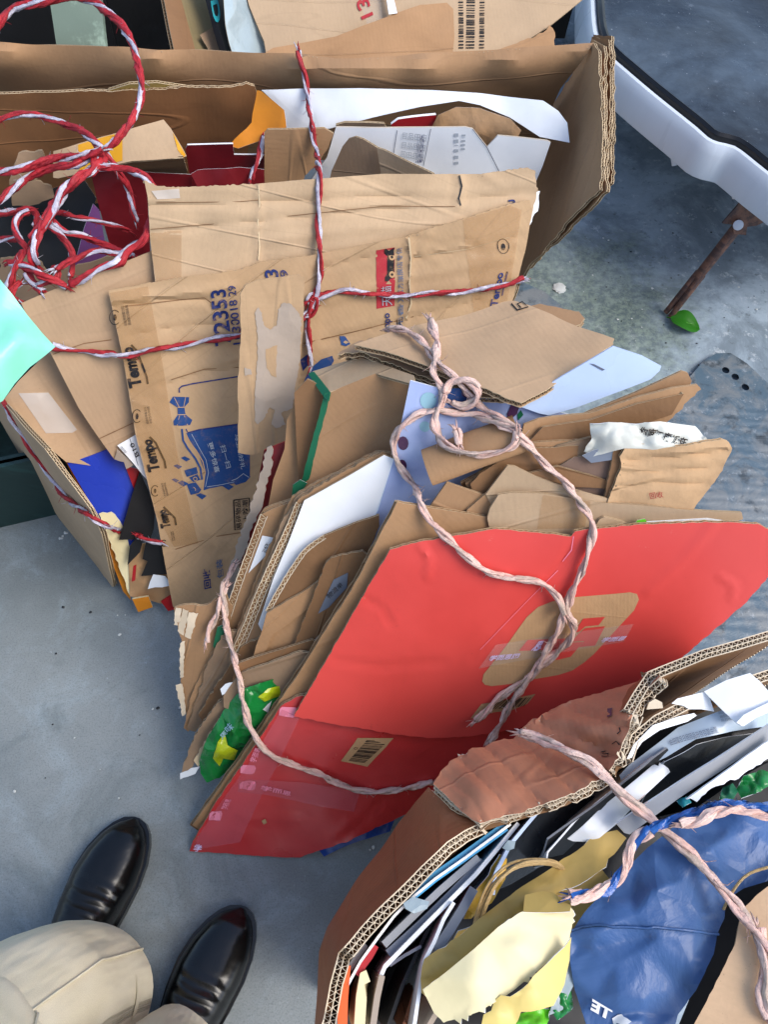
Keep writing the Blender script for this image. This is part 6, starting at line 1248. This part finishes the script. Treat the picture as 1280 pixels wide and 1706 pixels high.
# mint film hooked at the left edge
sheet('mint_film', [(-40, 440), (0, 466), (20, 490), (45, 525), (70, 555), (91, 578), (75, 592), (50, 612), (25, 640), (5, 668), (-40, 690)], tin_fn([(-40, 440, .52), (0, 466, .52), (45, 525, .49), (91, 578, .47), (50, 612, .475), (5, 668, .47), (-40, 690, .50), (30, 560, .512), (0, 530, .50), (10, 610, .498), (-20, 600, .51), (55, 570, .497)]), 'mint', crumple=.003, cs=7, flute=None, th=.0012, edge='mint', label='mint green plastic film corner reaching in from the left edge', cat='film', sharp=0)
PK = ('ropeP', 'ropeQ')
rope_obj('knotted_rope', [[(650, 547), (672, 550), (695, 562), (715, 585), (730, 603), (752, 622), (775, 650), (800, 675), (830, 695), (858, 712)],
    [(717, 532), (720, 545), (728, 565), (728, 590), (722, 610), (728, 632), (742, 655), (735, 672), (726, 690), (724, 712), (740, 738), (765, 752), (800, 757), (840, 750), (860, 738), (863, 718)],
    [(742, 655), (748, 638), (768, 632), (790, 640), (800, 655), (792, 670), (770, 678), (750, 668)],
    [(858, 716), (830, 705), (800, 692), (760, 688), (725, 684), (695, 692), (670, 710), (656, 735), (660, 765), (675, 790), (693, 815), (705, 850), (728, 880), (755, 905), (780, 930), (820, 955), (868, 965), (900, 970), (922, 985), (935, 1005), (940, 1025)],
    [(760, 715), (766, 725), (764, 735), (768, 745)],
    [(862, 722), (885, 745), (910, 775), (940, 800), (965, 835), (985, 865), (988, 890), (978, 930), (962, 970), (948, 1000), (948, 1025), (957, 1045), (948, 1070), (925, 1090), (900, 1112), (880, 1130), (850, 1150), (825, 1168), (808, 1188), (792, 1202)],
    [(940, 1020), (935, 1045), (920, 1070), (905, 1095), (890, 1120), (868, 1150), (850, 1175), (838, 1200), (815, 1235)]], .0043, PK, 'knotted pink twisted rope with loops lying over the middle bundle', pitch=.075)
rope_obj('side_rope', [[(392, 940), (380, 960), (370, 982), (374, 1010), (377, 1045), (388, 1090), (398, 1130), (405, 1170), (418, 1215), (445, 1252), (485, 1273), (530, 1288), (575, 1310), (620, 1320), (665, 1316), (722, 1303)],
    [(376, 978), (366, 1000), (362, 1025), (350, 1045), (344, 1070)]], .0039, PK, 'pink rope tied round the left side of the middle bundle and over the red box', pitch=.075)
rope_obj('near_rope', [dict(p=[(868, 1222), (900, 1232), (940, 1250), (980, 1268), (1005, 1290), (1040, 1325), (1080, 1360), (1120, 1395), (1155, 1425), (1190, 1465), (1225, 1505), (1255, 1545), (1285, 1590)], win=9, lift=1.3),
    [(1262, 1545), (1272, 1580), (1276, 1620), (1270, 1660), (1285, 1700)]], .0048, PK, 'pink and white rope stretched over the near carton and the blue mailer', pitch=.1)
mb = MB()
for pp, mats, r in (([(1300, 1352, .50), (1250, 1342, .502), (1200, 1340, .504), (1160, 1352, .502), (1120, 1365, .50), (1085, 1385, .495)], ('strap', 'strap', 'strap'), .0036), ([(1300, 1366, .508), (1250, 1352, .51), (1205, 1350, .512), (1165, 1368, .508), (1130, 1375, .505)], ('ropeP', 'ropeP'), .0038),
                    ([(1085, 1385, .495), (1060, 1400, .49), (1048, 1420, .487), (1042, 1450, .483), (1030, 1465, .480), (1015, 1478, .48), (985, 1488, .482), (950, 1495, .486)], ('strap', 'ropeP', 'ropeP'), .0042)):
    rope(mb, aired(pp), r, mats, .045)
obj('film_twist', mb, None, 'twisted blue and pink film strap round the blue mailer', 'strap', occl=False)
mb = MB(); strand(mb, aired([(1206, 1515, .48), (1225, 1480, .50), (1250, 1455, .505), (1300, 1440, .50)]), .0012, 'ropeK', 6); obj('string_loop', mb, None, 'thin pale string curving above the peach board', 'string', occl=False)
# ================================================================== the person taking the photo
def person():
    root = empty('person', Vector((-.28, -.12, 0)), 'standing person seen from above in khaki trousers and black leather shoes', 'person')
    def shoe(tip, heel, side):
        tip = Vector((tip.x, tip.y, 0)); heel = Vector((heel.x, heel.y, 0)); ax = (heel-tip).normalized()*-1; L = (tip-heel).length; x = Vector((ax.y, -ax.x, 0))
        N, Mm = 110, 28
        def wd(t):   # half width along heel(0)..tip(1)
            pts_ = [(0, .0), (.02, .016), (.06, .026), (.15, .031), (.3, .0315), (.45, .034), (.6, .041), (.72, .0435), (.82, .040), (.9, .032), (.95, .0235), (.985, .013), (1, .0)]
            for (a, p), (b, q) in zip(pts_, pts_[1:]):
                if t <= b: s_ = (t-a)/(b-a); return p+(q-p)*s_
            return 0
        def ht(t):
            pts_ = [(0, .05), (.05, .075), (.15, .082), (.3, .085), (.42, .083), (.55, .07), (.68, .057), (.8, .050), (.9, .045), (.96, .037), (1, .02)]
            for (a, p), (b, q) in zip(pts_, pts_[1:]):
                if t <= b: s_ = (t-a)/(b-a); return p+(q-p)*s_*1
            return .02
        def bend(t): return side*.012*math.sin(math.pi*t)*(1 if t > .3 else .6)
        mb = MB(); vs = []; us = []
        for i in range(N+1):
            t = 1-(1-i/N)**1.6 if i/N > .5 else i/N*1.34 if False else i/N
            t = .5-.5*math.cos(math.pi*i/N)
            w_ = max(.001, sum(wd(min(1, max(0, t+d))) for d in (-.015, 0, .015))/3); h_ = sum(ht(min(1, max(0, t+d))) for d in (-.03, 0, .03))/3
            for j in range(Mm+1):
                a = math.pi*j/Mm; c_, s_ = math.cos(a), math.sin(a)
                xx = w_*math.copysign(abs(c_)**.72, c_); zz = .014+(h_-.014)*abs(s_)**.8
                cr = 0
                if .5 < t < .74: cr = .0021*math.sin((t-.5)*math.pi*2*17+c_*2.4+1.5*noise.noise(Vector((t*9, c_*2, side))))*math.sin((t-.5)/.24*math.pi)*abs(s_)*(1+.8*noise.noise(Vector((c_*2.5, t*6, 4))))
                p = heel+ax*(t*L)+x*(xx+bend(t)); vs.append((p.x, p.y, zz+cr)); us.append((t*L, xx))
        q = [[i*(Mm+1)+j, (i+1)*(Mm+1)+j, (i+1)*(Mm+1)+j+1, i*(Mm+1)+j+1] for i in range(N) for j in range(Mm)]
        if (Vector(vs[q[N*Mm//2][1]])-Vector(vs[q[N*Mm//2][0]])).cross(Vector(vs[q[N*Mm//2][3]])-Vector(vs[q[N*Mm//2][0]])).z < 0: q = [f[::-1] for f in q]
        mb.add(vs, q, 'shoe', us); so = obj('shoe', mb, root, sharp=0)
        mb = MB(); ring = []
        for k in (1, -1):
            rg = range(N+1) if k == 1 else range(N, -1, -1)
            for i in rg:
                t = .5-.5*math.cos(math.pi*i/N); w_ = wd(t)+.0035; p = heel+ax*(t*(L+.006)-.003)+x*(k*w_+bend(t)); ring.append(p)
        n = len(ring); vs = [(p.x, p.y, z) for z in (.0, .004, .012, .0155) for p in ring]
        q = [[r_*n+i, r_*n+(i+1) % n, (r_+1)*n+(i+1) % n, (r_+1)*n+i] for r_ in range(3) for i in range(n)]+[[3*n+i for i in range(n)]]
        mb.add(vs, q, 'shoe', [(v[0], v[1]) for v in vs]); obj('sole', mb, so)
    shoe(P(222, 1363, .03), P(222, 1363, .03)+Vector((-.085, -.275, 0)), -1)
    shoe(P(402, 1513, .03), P(402, 1513, .03)+Vector((-.105, -.268, 0)), -1)
    def leg(c, fold, seed):
        n = 48; K = []
        for k in range(len(c)-1):
            a, b = c[k], c[k+1]; m = 10
            for i in range(m+(k == len(c)-2)):
                t = i/m; K.append([a[j]+(b[j]-a[j])*t for j in range(5)])
        vs = []; us = []; sv = Vector((seed, 0, 0))
        for r_ in K:
            z = r_[2]
            for j in range(n):
                t = 2*math.pi*j/n; w_ = fold*(.6+.4*math.exp(-((z-.2)/.25)**2))
                q = Vector((math.cos(t)*1.1, math.sin(t)*1.1, z*5.5))
                f = 1+w_*(noise.noise(q+sv)+.9*(.5-abs(noise.noise(q*1.7+sv*2)))) + .02*math.sin(z*38+3*math.sin(t+seed))*math.exp(-((z-.18)/.16)**2)
                vs.append((r_[0]+r_[3]*f*math.cos(t), r_[1]+r_[4]*f*math.sin(t), z+(.012*math.sin(t*2+seed) if z < .12 else 0))); us.append((t*.1, z))
        fs = [[i*n+j, i*n+(j+1) % n, (i+1)*n+(j+1) % n, (i+1)*n+j] for i in range(len(K)-1) for j in range(n)]
        return vs, fs, us, n, K
    mb = MB()
    LEGS = ([(-.300, -.078, .075, .088, .085), (-.315, -.085, .2, .082, .082), (-.345, -.125, .34, .082, .085), (-.30, -.12, .47, .095, .10), (-.27, -.16, .60, .10, .105), (-.2, -.32, .92, .105, .12)],
            [(-.185, -.165, .075, .07, .078), (-.185, -.18, .2, .072, .08), (-.17, -.22, .42, .085, .09), (-.14, -.28, .62, .095, .10), (-.06, -.36, .92, .105, .12)])
    for i, c in enumerate(LEGS):
        vs, fs, us, n, K = leg(c, .12, 3.3+i*9); mb.add(vs, fs, 'cloth', us)
        # turned-in hem
        inn = [(K[0][0]+(v[0]-K[0][0])*.93, K[0][1]+(v[1]-K[0][1])*.93, v[2]+.004) for v in vs[:n]]; up_ = [(K[0][0]+(v[0]-K[0][0])*.9, K[0][1]+(v[1]-K[0][1])*.9, v[2]+.05) for v in vs[:n]]
        mb.add(vs[:n]+inn+up_, [[j, (j+1) % n, n+(j+1) % n, n+j][::-1] for j in range(n)]+[[n+j, n+(j+1) % n, 2*n+(j+1) % n, 2*n+j][::-1] for j in range(n)], 'cloth', [(0, 0)]*3*n)
    # hips and waist
    vs = []; n = 40
    for z, cx, cy, rx, ry in ((.86, -.135, -.33, .17, .12), (.95, -.13, -.36, .18, .13), (1.03, -.12, -.40, .165, .12), (1.08, -.12, -.42, .155, .11)):
        for j in range(n): t = 2*math.pi*j/n; vs.append((cx+rx*math.cos(t), cy+ry*math.sin(t), z))
    mb.add(vs, [[i*n+j, i*n+(j+1) % n, (i+1)*n+(j+1) % n, (i+1)*n+j] for i in range(3) for j in range(n)]+[[3*n+j for j in range(n)]], 'cloth', [(v[0], v[2]) for v in vs])
    obj('trousers', mb, root, sharp=0)
    # side seam
    for c, a0 in ((LEGS[0], .6),):
        mb = MB(); vs, fs, us, n, K = leg(c, .12, 3.3); j = 5
        pts = [Vector(vs[i*n+j])+Vector((.001, .0005, 0)) for i in range(len(K))]; strand(mb, catmull(pts, .01), .0013, 'cloth', 5); obj('side_seam', mb, bpy.data.objects['trousers'], occl=False)
    # ankles inside the trousers: the body
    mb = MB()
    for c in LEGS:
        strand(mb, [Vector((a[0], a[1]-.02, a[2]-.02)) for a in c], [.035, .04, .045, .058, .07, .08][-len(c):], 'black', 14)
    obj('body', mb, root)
person()
for o in bpy.data.objects:
    if '_w' in o: del o['_w']
